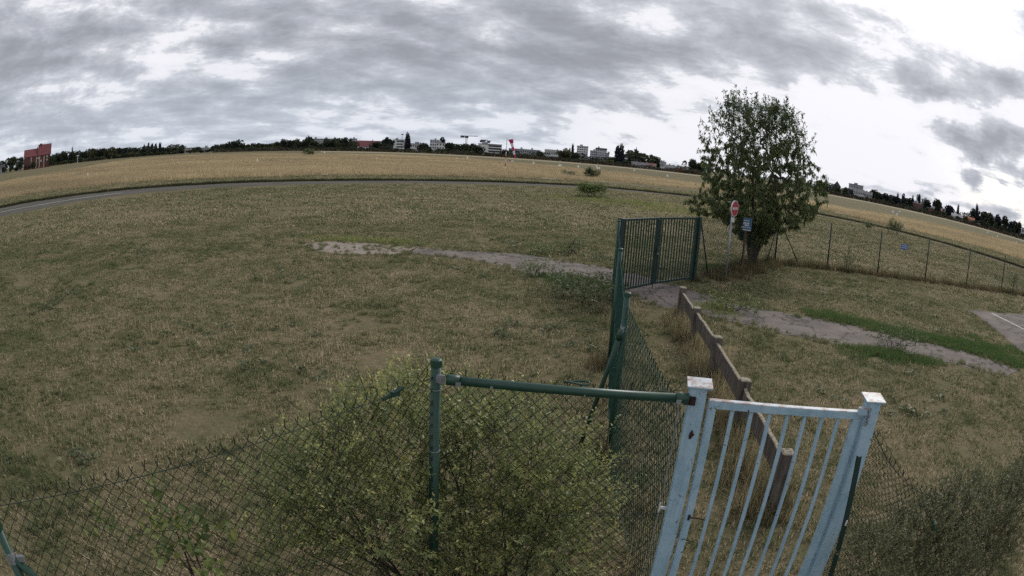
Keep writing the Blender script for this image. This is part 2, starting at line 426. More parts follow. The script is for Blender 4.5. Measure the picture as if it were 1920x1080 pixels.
m_far = [leaf_mat('far foliage ' + n, c, .15, .8, .12, .4) for n, c in (
    ('dark', [(.014, .022, .016), (.024, .036, .022), (.036, .050, .028)]),
    ('mid', [(.022, .034, .018), (.036, .052, .024), (.055, .072, .032)]),
    ('olive', [(.04, .045, .02), (.06, .066, .028), (.085, .09, .04)]),
    ('blue', [(.013, .017, .026), (.02, .026, .036), (.03, .038, .045)]),
    ('yellow', [(.08, .10, .035), (.11, .13, .045), (.15, .16, .06)]))]
m_hedge = leaf_mat('dark hedge foliage', [(.024, .018, .013), (.04, .028, .018), (.055, .042, .024), (.05, .06, .026)], .1, .9, .15, .5)

# ------------------------------------------------------------------ scatter helper (instances, for grass only)
def blade_tile(name, size, n, lmin, lmax, wmin, wmax, lean, seed, mat, tuft=0):
    r = np.random.default_rng(seed)
    if tuft:
        c = r.uniform(-.5, .5, (max(1, n // tuft), 2)) * size
        p = c[r.integers(0, len(c), n)] + r.normal(0, 1, (n, 2)) * (.018 + .05 * lmax * max(1, size))
    else:
        p = r.uniform(-.5, .5, (n, 2)) * size
    L = r.uniform(lmin, lmax, n) * r.uniform(.6, 1, n); W = r.uniform(wmin, wmax, n)
    a = r.uniform(0, 2 * PI, n); ln = np.abs(r.normal(0, lean, n)).clip(0, 1.35)
    dx, dy = np.cos(a), np.sin(a)
    px, py = -dy, dx
    def pt(t, s):      # t along blade, bends over with t
        an = ln * (.5 + .8 * t); h = L * t * np.cos(an); o = L * t * np.sin(an)
        wd = W * s / 2
        return np.stack([p[:, 0] + dx * o + px * wd, p[:, 1] + dy * o + py * wd, h - .004], 1)
    V = np.stack([pt(0, 1), pt(0, -1), pt(.55, -.8), pt(.55, .8), pt(1, 0)], 1).reshape(-1, 3)
    i = np.arange(n) * 5
    F = np.concatenate([np.stack([i, i + 1, i + 2], 1), np.stack([i, i + 2, i + 3], 1), np.stack([i + 3, i + 2, i + 4], 1)])
    me = fast_mesh(name, V, F, rnd=np.repeat(r.random(n), 5)); me.materials.append(mat)
    return bpy.data.objects.new(name, me)
def scatter(name, pts, variants, label, cat, smin=.8, smax=1.2, free_rot=True):
    """one ground-cover object: points + geometry nodes that set a random blade tile on each"""
    n = len(pts)
    P3 = np.zeros((n, 3)); P3[:, :pts.shape[1]] = pts
    me = bpy.data.meshes.new(name); me.vertices.add(n); me.vertices.foreach_set('co', P3.astype(np.float32).ravel())
    for nm, typ, val in (('rot', 'FLOAT', RNG.uniform(0, 2 * PI, n) if free_rot else RNG.integers(0, 4, n) * PI / 2),
                         ('scl', 'FLOAT', RNG.uniform(smin, smax, n)), ('idx', 'INT', RNG.integers(0, len(variants), n))):
        a = me.attributes.new(nm, typ, 'POINT'); a.data.foreach_set('value', np.asarray(val, np.int32 if typ == 'INT' else np.float32))
    o = bpy.data.objects.new(name, me); COL.objects.link(o)
    tag(o, label, cat, kind='stuff')
    c = bpy.data.collections.new(name + ' tiles')
    for v in variants: c.objects.link(v)
    g = bpy.data.node_groups.new(name, 'GeometryNodeTree')
    g.interface.new_socket('Geometry', in_out='INPUT', socket_type='NodeSocketGeometry')
    g.interface.new_socket('Geometry', in_out='OUTPUT', socket_type='NodeSocketGeometry')
    N = g.nodes; Lk = g.links
    gi = N.new('NodeGroupInput'); go = N.new('NodeGroupOutput')
    ip = N.new('GeometryNodeInstanceOnPoints'); ci = N.new('GeometryNodeCollectionInfo')
    ci.inputs[0].default_value = c; ci.inputs['Separate Children'].default_value = True; ci.inputs['Reset Children'].default_value = True
    ip.inputs['Pick Instance'].default_value = True
    def attr(nm, typ):
        x = N.new('GeometryNodeInputNamedAttribute'); x.data_type = typ; x.inputs[0].default_value = nm; return x.outputs[0]
    cx = N.new('ShaderNodeCombineXYZ'); Lk.new(attr('rot', 'FLOAT'), cx.inputs[2])
    cs = N.new('ShaderNodeCombineXYZ'); sa = attr('scl', 'FLOAT')
    for k in range(3): Lk.new(sa, cs.inputs[k])
    Lk.new(gi.outputs[0], ip.inputs['Points']); Lk.new(ci.outputs[0], ip.inputs['Instance'])
    Lk.new(attr('idx', 'INT'), ip.inputs['Instance Index']); Lk.new(cx.outputs[0], ip.inputs['Rotation']); Lk.new(cs.outputs[0], ip.inputs['Scale'])
    Lk.new(ip.outputs[0], go.inputs[0])
    md = o.modifiers.new('scatter', 'NODES'); md.node_group = g
    return o
def inside(P, poly):
    x, y = P[:, 0], P[:, 1]; r = np.zeros(len(P), bool); n = len(poly)
    for i in range(n):
        x1, y1 = poly[i][0], poly[i][1]; x2, y2 = poly[(i + 1) % n][0], poly[(i + 1) % n][1]
        if y1 == y2: continue
        c = ((y1 > y) != (y2 > y)) & (x < (x2 - x1) * (y - y1) / (y2 - y1) + x1); r ^= c
    return r
def seg_dist(P, poly):
    d = np.full(len(P), 1e9)
    for a, b in zip(poly[:-1], poly[1:]):
        a = np.array(a[:2], float); b = np.array(b[:2], float); ab = b - a
        t = (((P - a) @ ab) / (ab @ ab)).clip(0, 1)
        d = np.minimum(d, np.linalg.norm(P - a - t[:, None] * ab, axis=1))
    return d
def smooth_line(pts, n=8, jit=0.0):
    """Catmull-Rom through pts with a little raggedness"""
    p = [np.array(q[:2], float) for q in pts]; p = [2 * p[0] - p[1]] + p + [2 * p[-1] - p[-2]]; out = []
    for i in range(1, len(p) - 2):
        for k in range(n):
            t = k / n
            out.append(.5 * (2 * p[i] + (p[i + 1] - p[i - 1]) * t + (2 * p[i - 1] - 5 * p[i] + 4 * p[i + 1] - p[i + 2]) * t * t + (-p[i - 1] + 3 * p[i] - 3 * p[i + 1] + p[i + 2]) * t ** 3))
    out.append(p[-2])
    return [q + RNG.normal(0, jit, 2) for q in out]
def sheet(name, left, right, z, m):
    """strip between two lines of equal point count"""
    n = len(left); V = [(p[0], p[1], z) for p in left] + [(p[0], p[1], z) for p in right]
    F = [(i, i + 1, n + i + 1, n + i) for i in range(n - 1)]
    me = bpy.data.meshes.new(name); me.from_pydata(V, [], F); me.update()
    o = link(name, me, m); o['kind'] = 'structure'
    return o
def resample(line, n):
    L = np.array(line); d = np.concatenate(([0], np.cumsum(np.linalg.norm(np.diff(L, axis=0), axis=1))))
    t = np.linspace(0, d[-1], n); return np.stack([np.interp(t, d, L[:, 0]), np.interp(t, d, L[:, 1])], 1)

# ------------------------------------------------------------------ leaf builders (numpy)
def rot_from(d, roll):
    """rotation matrices (n,3,3) whose x axis is d; roll about it"""
    d = d / np.linalg.norm(d, axis=1)[:, None]
    up = np.tile([0, 0, 1.0], (len(d), 1)); up[np.abs(d[:, 2]) > .95] = [1, 0, 0]
    s = np.cross(up, d); s /= np.linalg.norm(s, axis=1)[:, None]; u = np.cross(d, s)
    c, k = np.cos(roll)[:, None], np.sin(roll)[:, None]
    return np.stack([d, s * c + u * k, -s * k + u * c], 2)
LEAF_V = np.array([(0, 0, 0), (.30, .42, .10), (.70, .34, .08), (1, 0, -.10), (.70, -.34, .08), (.30, -.42, .10), (.5, 0, 0.0)])
LEAF_F = np.array([(0, 6, 1), (1, 6, 2), (2, 6, 3), (3, 6, 4), (4, 6, 5), (5, 6, 0)])
QUAD_V = np.array([(0, 0, 0), (.5, .5, .06), (1, 0, 0), (.5, -.5, .06)]); QUAD_F = np.array([(0, 2, 1), (0, 3, 2)])
def leaves(pos, d, length, width, rnd, V0=LEAF_V, F0=LEAF_F, roll=None):
    n = len(pos); roll = RNG.uniform(-.9, .9, n) if roll is None else roll
    Rm = rot_from(d, roll)
    L = np.broadcast_to(length, n)[:, None]; Wd = np.broadcast_to(width, n)[:, None]
    loc = np.stack([V0[:, 0] * L, V0[:, 1] * Wd, V0[:, 2] * Wd], 2)
    Vw = np.einsum('nij,nkj->nki', Rm, loc) + pos[:, None, :]
    k = len(V0)
    F = (F0[None] + (np.arange(n) * k)[:, None, None]).reshape(-1, 3)
    return Vw.reshape(-1, 3), F, np.repeat(rnd, k)
def unit(n):
    v = RNG.normal(0, 1, (n, 3)); return v / np.linalg.norm(v, axis=1)[:, None]

# ------------------------------------------------------------------ ground, paths, taxiway, fields
gb = MB(); gb.poly([(-3500, -400, 0), (3500, -400, 0), (3500, 4500, 0), (-3500, 4500, 0)])
ground = gb.obj('ground', m_ground); ground['kind'] = 'structure'

path_u = smooth_line([(-4.9, 20.7), (-3.0, 20.75), (-1.6, 20.7), (.3, 20.75), (1.5, 20.0), (3.0, 19.15), (4.8, 16.9), (5.9, 15.1), (8.2, 13.95), (9.9, 12.45), (11.5, 11.5), (12.2, 10.6), (12.7, 9.7)], 8, .05)
path_l = smooth_line([(-4.6, 19.6), (-3.0, 19.45), (-1.3, 19.1), (-.1, 18.2), (.6, 17.3), (2.6, 16.6), (3.3, 14.6), (4.3, 13.9), (5.3, 13.1), (6.3, 12.3), (7.6, 11.6), (9.6, 10.65), (11.6, 9.3)], 8, .05)
path = sheet('path', resample(path_u, 110), resample(path_l, 110), .006, m_tar)
bare = smooth_line([(-7.0, 20.3), (-6.3, 21.1), (-5.2, 21.2), (-4.1, 20.9), (-3.2, 21.0)], 6, .06); bare2 = smooth_line([(-6.9, 19.9), (-6.1, 18.9), (-5.0, 18.7), (-4.0, 19.0), (-3.3, 19.6)], 6, .06)
m_bare = M('bare worn soil', (.325, .28, .24), (.20, .17, .145), scale=2.6, rough=.97, bump=.5, bscale=14, spec=.05)
bp = sheet('worn_soil', bare, bare2, .010, m_bare)
path_poly = list(resample(path_u, 110)) + list(resample(path_l, 110)[::-1])
pave_poly = [(16.9, 16.9), (19.5, 16.75), (23.5, 17.3), (26, 14), (20, 9), (14.6, 10.9), (15.4, 12.9), (16.3, 15.0)]
pv = MB(); pv.poly([(x, y, .006) for x, y in pave_poly]); pvo = pv.obj('parking_pavement', m_tar); pvo['kind'] = 'structure'
mk = MB(); a_, b_ = Vector((18.25, 16.5, .0105)), Vector((18.3, 13.6, .0105)); a_ = Vector((at(1860, 588).x, at(1860, 588).y, .0105)); b_ = Vector((at(1912, 614).x, at(1912, 614).y, .0105))
dn = (b_ - a_).normalized(); nn = Vector((-dn.y, dn.x, 0)) * .06
mk.poly([a_ + nn, a_ - nn, b_ - nn + dn * 1.2, b_ + nn + dn * 1.2]); mko = mk.obj('painted_line', m_white); mko['kind'] = 'structure'

tax_n = smooth_line([(-52, 8), (-40, 19), (-34.5, 28), (-31.5, 36.5), (-27.5, 42.8), (-22, 47), (-16.3, 51.3), (-3.8, 61), (7.5, 69.3), (19, 71.0), (30, 70.6), (38.9, 63.8), (46.3, 49.7), (52, 30)], 8, .12)
tax_f = smooth_line([(-58, 14), (-46.5, 26), (-41.2, 37.5), (-36, 44.3), (-31.6, 48.3), (-25, 52.8), (-18.3, 57.0), (-4.2, 67.5), (8, 74.5), (19.3, 74), (31, 72.5), (40, 65.0), (47.3, 50.5), (53, 30)], 8, .12)
tn, tf = resample(tax_n, 120), resample(tax_f, 120); kw = np.interp(np.arange(120), [0, 22, 45, 119], [1.0, .95, .72, .72])[:, None]; tn = tf + (tn - tf) * kw
sheet('taxiway', tn, tf, .006, m_taxi)
mid = tn + (tf - tn) * .45; dirm = np.gradient(mid, axis=0); dirm /= np.linalg.norm(dirm, axis=1)[:, None]; nm_ = np.stack([-dirm[:, 1], dirm[:, 0]], 1) * .11
sheet('taxiway_centre_line', (mid + nm_)[:30], (mid - nm_)[:30], .0105, m_white)
gm = np.gradient(tf, axis=0); gm /= np.linalg.norm(gm, axis=1)[:, None]; nv = np.stack([-gm[:, 1], gm[:, 0]], 1)

straw_near = [(-75, 20), (-60, 38), (-52, 50), (-42, 57.5), (-29.5, 62), (-22, 68), (-5, 82), (8, 92), (19, 100), (30, 103), (38, 99), (46, 84), (52, 70), (60, 62), (72, 50), (90, 30)]
def far_edge(px, py, cap=300):
    p = at(px, py, .6); d_ = math.hypot(p.x, p.y)
    if d_ > cap or p.y < 0: q = ray(px, py); d_ = math.hypot(q.x, q.y); return (q.x / d_ * cap, q.y / d_ * cap)
    return (p.x, p.y)
straw_far = [(170, 75)] + [far_edge(*q) for q in ((1918, 457), (1824, 434), (1738, 413), (1696, 405), (1644, 396), (1602, 390), (1556, 381), (1420, 354), (1286, 337), (1180, 323), (1110, 316), (1040, 309), (985, 304), (935, 300), (850, 294), (800, 291.5), (700, 288), (600, 287), (480, 286.5), (315, 291), (245, 297), (175, 309), (70, 326), (0, 339))] + [(-170, 110), (-140, 60)]
straw_poly = straw_near + straw_far
sp = MB(); sp.poly([(x, y, .005) for x, y in straw_poly]); spo = sp.obj('straw_meadow', m_strawsoil); spo['kind'] = 'structure'
arc = lambda r, a0, a1, n=60: [(r * math.sin(math.radians(a)), r * math.cos(math.radians(a))) for a in np.linspace(a0, a1, n)]
sheet('far_runway', arc(335, -18, 70), arc(385, -18, 70), .006, m_pale)
track = [(-120, 40), (-90, 66), (-76, 100), (-52.6, 119), (-37, 158), (-12, 195), (10, 205), (40, 166)]

# turf blades near the camera, coarser ones further out
def grid(x0, x1, y0, y1, s):
    gx, gy = np.meshgrid(np.arange(x0, x1, s), np.arange(y0, y1, s)); P_ = np.stack([gx.ravel(), gy.ravel()], 1)
    return P_ + RNG.uniform(-.25, .25, P_.shape) * s
def view(P_, rmin, rmax, amax=58):
    r = np.linalg.norm(P_, axis=1); a = np.degrees(np.arctan2(P_[:, 0], P_[:, 1]))
    return P_[(r > rmin) & (r < rmax) & (np.abs(a) < amax)]
hard = [path_poly, pave_poly, [tuple(q) for q in bare] + [tuple(q) for q in bare2[::-1]]]
def off_paving(P_, m=.16):
    k = np.ones(len(P_), bool)
    for q in hard:
        d = seg_dist(P_, list(q) + [q[0]])
        k &= ~(inside(P_, q) | (d < m * RNG.uniform(.2, 1.8, len(P_))))
    return P_[k]
near = off_paving(view(grid(-30, 32, 1.5, 30, .45), 1.5, 30, 64))
tiles = [blade_tile('turf_tile', .52, 380, .03, .105, .005, .011, .75, 100 + i, m_blade, tuft=7) for i in range(8)]
def blotch(P_, f, ph):
    x, y = P_[:, 0] * f, P_[:, 1] * f
    return np.sin(x + 1.7 * np.sin(y * .8 + ph)) * np.sin(y * 1.13 + 1.3 * np.sin(x * .9 + 2 * ph)) + .5 * np.sin(2.3 * x + 1.1 * y + ph) * np.sin(1.9 * y - .7 * x)
bz = blotch(near, 1.15, .4) + .5 * blotch(near, 2.9, 2.0)
near = near[~((bz > .95) & (RNG.random(len(near)) < .8))]
scatter('mown_grass', near, tiles, 'short dry mown grass covering the near field', 'grass', .8, 1.25)
tuft_t = [blade_tile('tuft_tile', .28, 80, .05, .16, .005, .010, .6, 140 + i, m_tuft, tuft=26) for i in range(4)]
tp = view(RNG.uniform([-24, 3], [26, 26], (9000, 2)), 3, 26); tp = off_paving(tp, .05); tp = tp[(blotch(tp, .8, 1.1) + RNG.normal(0, .25, len(tp))) > .35]
scatter('grass_tufts', tp, tuft_t, 'scattered longer tufts in the near mown field', 'grass', .6, 1.3)
def rosette(name, seed, mat):
    r = np.random.default_rng(seed); n = 16; a = r.uniform(0, 2 * PI, n); p = np.zeros((n, 3)); p[:, :2] = r.normal(0, .05, (n, 2)); p[:, 2] = r.uniform(.01, .05, n)
    d = np.stack([np.cos(a), np.sin(a), r.uniform(-.1, .7, n)], 1)
    V, F, rn = leaves(p, d, r.uniform(.05, .11, n), r.uniform(.025, .045, n), r.random(n)); me = fast_mesh(name, V, F, rnd=rn); me.materials.append(mat); return bpy.data.objects.new(name, me)
wp = off_paving(view(RNG.uniform([-22, 3], [24, 24], (5000, 2)), 3, 24), .02); wp = wp[(blotch(wp, .55, 3.3) + RNG.normal(0, .3, len(wp))) > .75]
scatter('lawn_weeds', wp, [rosette('weed_tile', 300 + i, m_weed) for i in range(5)], 'small broad leaved weeds scattered through the mown field', 'weeds', .6, 1.4)
mid_p = view(grid(-75, 75, 14, 90, 2.4), 27, 95, 60)
q_ = inside(mid_p, list(map(tuple, tn)) + list(map(tuple, tf[::-1]))); dd = np.minimum(seg_dist(mid_p, list(tn)), seg_dist(mid_p, list(tf)))
mid_p = mid_p[~(q_ | (dd < 1.75)) & ~inside(mid_p, straw_poly)]
mt = [blade_tile('field_tile', 2.6, 620, .06, .16, .025, .055, .7, 160 + i, m_blade, tuft=4) for i in range(4)]
scatter('field_grass', mid_p, mt, 'mown olive brown grass out to the taxiway', 'grass', .9, 1.1)
# grass lip along the taxiway; verge edge shading painted as dark blade colour
lip = np.concatenate([resample(tf + nv * .35, 700) + RNG.normal(0, .18, (700, 2))])
lt = [blade_tile('verge_tile', 1.0, 160, .12, .32, .02, .04, .5, 180 + i, turf_blade_mat('verge grass', [(.10, .085, .045), (.07, .065, .035)], [(.05, .055, .024), (.035, .045, .02)])) for i in range(3)]
scatter('taxiway_verge_grass', lip, lt, 'ragged grass lip along the taxiway edge, coloured dark as verge shading', 'grass')
# tall straw
sg = grid(-200, 180, 20, 335, 3.2); sg = sg[inside(sg, straw_poly)]
rr_ = np.linalg.norm(sg, axis=1); sg = sg[np.abs(np.degrees(np.arctan2(sg[:, 0], sg[:, 1]))) < 60]
sg = sg[(seg_dist(sg, track) > 4.2)]
trn = resample(smooth_line(track), 60); gt = np.gradient(trn, axis=0); gt /= np.linalg.norm(gt, axis=1)[:, None]; gt = np.stack([-gt[:, 1], gt[:, 0]], 1) * 3.2
sheet('meadow_track', trn + gt, trn - gt, .012, m_ground)
st = [blade_tile('straw_tile', 3.6, 620, .30, .72, .02, .05, .28, 200 + i, m_straw, tuft=6) for i in range(5)]
scatter('tall_straw_grass', sg, st, 'tall straw coloured meadow grass beyond the taxiway', 'grass', .75, 1.2, False)
print('tiles', len(near), len(mid_p), len(sg))
# lush strips and long dry grass
def along(line, n, s):
    return resample(line, n) + RNG.normal(0, s, (n, 2))
pl_ = np.concatenate([along(path_u, 95, .13), along(path_l, 120, .13), along(bare, 30, .2), along(bare2, 45, .22), along([(-6.2, 20), (-3.8, 20)], 22, .35)])
scatter('path_edge_grass', pl_, tuft_t, 'ragged grass tufts breaking the edges of the old path', 'grass', .6, 1.3)
lush_t = [blade_tile('lush_tile', .5, 260, .06, .17, .006, .012, .5, 220 + i, m_lush) for i in range(4)]
lush = np.concatenate([along([(8.0, 14.5), (9.9, 13.0), (11.6, 12.1), (12.6, 11.0), (13.4, 10.2)], 230, .33), along([(7.6, 11.3), (8.6, 10.9), (9.4, 10.5)], 60, .2), along([(12.4, 12.2), (14.5, 11.0)], 50, .5)])
lush = off_paving(lush, .02)
m_yel = turf_blade_mat('yellow green grass', [(.40, .38, .16), (.33, .33, .13)], [(.26, .29, .10), (.18, .23, .075)])
yl = np.concatenate([RNG.normal([8.5, 51.5], [3.2, 2.0], (220, 2)), RNG.normal([13, 46.5], [2.5, 2], (120, 2)), RNG.normal([4.9, 14.5], [.3, .25], (7, 2)), RNG.normal([-5.2, 21.6], [1.3, .25], (40, 2))])
scatter('yellow_grass', yl, [blade_tile('yellow_tile', .7, 150, .05, .14, .012, .025, .6, 320 + i, m_yel) for i in range(3)], 'yellowish green fresh grass patch around the field shrub', 'grass')
lush = np.concatenate([lush, along([(1.2, 17.2), (2.2, 15.9)], 30, .3), along([(6.6, 20.2), (7.4, 20.9)], 20, .3)])
scatter('lush_grass', lush, lush_t, 'bright green lush grass along the old path', 'grass')
long_t = [blade_tile('long_tile', .35, 90, .18, .55, .004, .009, .5, 240 + i, m_long, tuft=18) for i in range(4)]
cl = [(3.62, 13.3), (2.74, 5.2)]
lg = np.concatenate([along(cl, 46, .09), along([(1.35, 4.2), (1.8, 9.8), (2.6, 14.6)], 22, .18), along([(3.1, 5.0), (3.9, 13.2)], 12, .1), along([(2.6, 4.8), (2.9, 6.6)], 9, .2)])
scatter('long_dry_grass', lg, long_t, 'long straw grass growing along the concrete barrier', 'grass', .7, 1.25)
ff = [(6.0, 18.8), (8.6, 21.7), (10.3, 23.2), (15.5, 22.85), (22, 22.4), (32, 22.2)]
fw_t = [blade_tile('fence_weed_tile', .4, 110, .12, .42, .006, .014, .45, 260 + i, turf_blade_mat('fence foot weeds', [(.30, .23, .14), (.20, .155, .09)], [(.12, .11, .055), (.075, .085, .04)], bias=-.05)) for i in range(4)]
feet = np.array([(1.2, 6.42), (1.66, 9.85), (2.42, 14.95), (5.3, 18.0), (6.52, 18.5), (7.23, 19.0), (3.73, 13.33), (3.53, 11.42), (3.33, 9.42), (3.11, 7.38), (2.85, 5.2), (8.75, 21.95), (8.9, 22.1)])
feet = np.repeat(feet, 7, 0) + RNG.normal(0, .12, (len(feet) * 7, 2))  # tufts added to darken the post feet in place of contact shading
scatter('post_foot_shade_tufts', feet, fw_t, 'rough grass tufts added around post and sign feet as contact shading', 'weeds', .5, 1.0)
scatter('fence_foot_weeds', np.concatenate([along(ff, 300, .13), along([(7.6, 20.6), (8.8, 21.8), (9.6, 22.6)], 50, .35)]), fw_t, 'brownish unmown weeds along the far wire fence foot', 'weeds', .7, 1.3)

# ------------------------------------------------------------------ bushes (builder)
def bush(name, lumps, n_sprig, label, cat, mat, loc, leaf=(.022, .034), lw=.45, sprig=.16, per=12, stems=14, stem_h=None):
    """lumps: (centre, radii). Sprigs of paired leaves fill the lumps' outer shells; woody stems rise from loc."""
    t = thing(name, loc, label, cat)
    wts = np.array([a[1][0] * a[1][1] * a[1][2] for a in lumps]) ** .67; wts /= wts.sum()
    pick = RNG.choice(len(lumps), n_sprig, p=wts)
    C = np.array([a[0] for a in lumps])[pick]; Rr = np.array([a[1] for a in lumps])[pick]
    u = unit(n_sprig); rad = np.where(RNG.random(n_sprig) < .6, RNG.uniform(.62, 1.12, n_sprig), RNG.uniform(.2, .95, n_sprig)) * np.where(RNG.random(n_sprig) < .06, 1.3, 1.0); u[:, 2] = np.where((u[:, 2] < -.2) & (RNG.random(n_sprig) < .7), -u[:, 2], u[:, 2])
    o = C + u * Rr * rad[:, None]; keep = o[:, 2] > .04; o = o[keep]; u = u[keep]; n = len(o)
    d = u * .8 + RNG.normal(0, .45, (n, 3)) + np.array([0, 0, .45]); d /= np.linalg.norm(d, axis=1)[:, None]
    s = sprig * RNG.uniform(.6, 1.4, n)
    k = np.tile(np.arange(per), n); idx = np.repeat(np.arange(n), per)
    f = (k + .5) / per
    lp = o[idx] + d[idx] * (s[idx] * f)[:, None]
    side = np.cross(d, unit(n)); side /= np.linalg.norm(side, axis=1)[:, None]
    sgn = np.where(k % 2 == 0, 1.0, -1.0)[:, None]
    turn = np.where((k // 2) % 2 == 0, 1.0, 0.0)[:, None]
    s2 = np.cross(d, side)
    ld = (side[idx] * turn + s2[idx] * (1 - turn)) * sgn + d[idx] * .7 + RNG.normal(0, .25, (len(idx), 3))
    rnd = (RNG.random(n)[idx] * .40 + RNG.random(len(idx)) * .45 + f * .28).clip(0, 1)
    V, F, r = leaves(lp, ld, RNG.uniform(*leaf, len(idx)), RNG.uniform(*leaf, len(idx)) * lw, rnd)
    fo = link('foliage', fast_mesh('foliage', V, F, rnd=r), mat, t); fo['kind'] = 'stuff'
    sm = MB()
    for i in RNG.choice(n, min(n, n_sprig // 5), replace=False):
        sm.tube([o[i] - d[i] * s[i] * .8, o[i], o[i] + d[i] * s[i]], [.003, .0025, .001], 3, False)
    for i in range(stems):
        j = RNG.integers(0, n); e = Vector(o[j]); b0 = Vector((e.x * .35 + loc[0] * .65 + random.uniform(-.2, .2), e.y * .35 + loc[1] * .65 + random.uniform(-.2, .2), -.02))
        mid_ = b0.lerp(e, .5) + Vector((random.uniform(-.08, .08), random.uniform(-.08, .08), .1))
        sm.tube([b0, mid_, e], [.012, .008, .004], 5, False)
    so = sm.obj('stems', m_twig, t); so['kind'] = 'stuff'
    return t

# ------------------------------------------------------------------ chain link
def chain_mesh(name, pts, ztop, zbot, m, parent, wdt=.07, rad=.0016, barbs=True, bulge=0.0, irr=0.0, n=4):
    """zigzag wires hooked into each other along a ground line; ztop(s) gives the top height"""
    L = np.array([p[:2] for p in pts], float); dl = np.linalg.norm(np.diff(L, axis=0), axis=1); S = np.concatenate(([0], np.cumsum(dl)))
    tot = S[-1]; wdt = wdt / 2; nw = int(tot / wdt)
    allV = []; allF = []; cnt = 0
    gph = RNG.uniform(0, 6, 4)
    def place(s, z, off):
        s = min(max(s, 0), tot); i = min(int(np.searchsorted(S, s, 'right')) - 1, len(dl) - 1); f = (s - S[i]) / dl[i]
        p = L[i] + (L[i + 1] - L[i]) * f; d = (L[i + 1] - L[i]) / dl[i]; nrm = np.array([-d[1], d[0]])
        bl = bulge * math.sin(2.1 * s + gph[0]) * math.sin(1.7 * z + gph[1]) + irr * math.sin(9 * s + gph[2]) * .3
        return np.array([*(p + nrm * (off + bl)), z])
    for i in range(nw):
        s0 = i * wdt; zt = ztop((i // 2 * 2 + 1) * wdt) if not barbs else ztop(s0 + wdt / 2); h = wdt
        k = int((zt - zbot) / h); seq = []
        for j in range(k + 1):
            z = zt - j * h
            left = (j + i) % 2 == 0
            sj = s0 - wdt * .02 if left else s0 + wdt * 1.02
            if irr: z += irr * math.sin(5 * s0 + 2.3 * z + gph[3]); sj += irr * math.sin(4 * z + 3 * s0 + gph[2])
            seq.append(place(sj, z, (rad if left else -rad)))
        if barbs:
            b0 = seq[0]; seq = [b0 + np.array([*( (L[-1] - L[0]) / np.linalg.norm(L[-1] - L[0]) * ((.010 if i % 2 == 0 else -.010) + RNG.normal(0, .004))), .034 + RNG.uniform(-.008, .01)]), b0] + seq[1:]
        Pp = np.array(seq)
        d = np.gradient(Pp, axis=0); d /= np.linalg.norm(d, axis=1)[:, None]
        ref = np.array([L[-1][1] - L[0][1], -(L[-1][0] - L[0][0]), 0]); ref = ref / np.linalg.norm(ref)
        a = ref - d * (d @ ref)[:, None]; a /= np.linalg.norm(a, axis=1)[:, None]; b = np.cross(d, a)
        m_ = len(Pp); ring = []
        for q in range(n):
            t = 2 * PI * q / n; ring.append(Pp + (a * math.cos(t) + b * math.sin(t)) * rad)
        V = np.stack(ring, 1).reshape(-1, 3)
        ii = (np.arange(m_ - 1) * n)[:, None]; q = np.arange(n)[None]
        F = np.stack([ii + q, ii + (q + 1) % n, ii + n + (q + 1) % n, ii + n + q], 2).reshape(-1, 4)
        allV.append(V); allF.append(F + cnt); cnt += len(V)
    o = link(name, fast_mesh(name, np.concatenate(allV), np.concatenate(allF)), m, parent); o['kind'] = 'stuff'
    # tension wires run through the mesh
    for zf in ((.985, .55, .06) if barbs else (.985,)):
        tw = MB(); ss = np.linspace(0, tot, max(8, int(tot / .4)))
        tw.tube([place(s, zbot + (ztop(s) - zbot) * zf, .004) for s in ss], rad * .85, 5, False); tw.obj('tension_wire', m, parent)
    return o
def round_post(parent, p, z, r, m, zb=-.03, cap=True, name='post'):
    mb = MB(); mb.tube([(p[0], p[1], zb), (p[0], p[1], z)], r, 14)
    o = mb.obj(name, m, parent, True)
    if cap:
        c = MB(); c.tube([(p[0], p[1], z - .035), (p[0], p[1], z + .004), (p[0], p[1], z + .012), (p[0], p[1], z + .016)], [r + .003, r + .003, r * .8, r * .3], 14); c.obj('post_cap', m, o)
    return o

# ---- front fence: left run + run to the white gate with its top tube
PA, PB, PW = Vector((-.40, 3.42, 0)), Vector((-2.13, 1.18, 0)), Vector((1.13, 3.40, 0))
ffn = thing('chain_link_fence', PA, 'near green chain link fence with thick top tube before the leafy bush', 'fence')
round_post(ffn, PA, 2.12, .031, m_green)
round_post(ffn, PB, 1.88, .031, m_green)
zl = lambda s: 2.06 - .07 * min(s / 2.83, 1) - .05 * math.sin(PI * min(s / 2.83, 1))
chain_mesh('wire_mesh', [PA, PB], zl, .05, m_wire, ffn, wdt=.074, rad=.0026, bulge=.02)
chain_mesh('wire_mesh', [PA + Vector((.02, .035, 0)), PW + Vector((-.09, .03, 0))], lambda s: 2.05 - .055 * math.sin(PI * s / 1.45), .05, m_wire, ffn, wdt=.074, rad=.0026, bulge=.012)
ra, rb = Vector((-.335, 3.39, 2.02)), Vector((1.06, 3.345, 2.0))
rl = MB(); rl.tube([ra, rb], .0265, 16); rail = rl.obj('top_rail', m_green, ffn, True)
for a, b in ((ra, ra.lerp(rb, .055)), (rb.lerp(ra, .055), rb)):
    c = MB(); c.tube([a, b], .0315, 16); c.obj('rail_sleeve', m_green, rail, True)
bk = MB(); bk.box(ra + Vector((-.035, .0, 0)), (.05, .012, .05)); bk.tube([ra + Vector((-.035, -.02, 0)), ra + Vector((-.035, .02, 0))], .009, 8); bk.obj('bracket', m_galv, ffn)
for f, d in ((.05, .03), (.185, .016), (.56, .008), (.955, .03)):
    p = ra.lerp(rb, f); c = MB(); c.box(p + Vector((0, -.024, -.012)), (d, .016, d * .9)); c.obj('clip', m_galv, rail)
tl = MB(); tp_ = ra.lerp(rb, .53) + Vector((0, .05, .035))
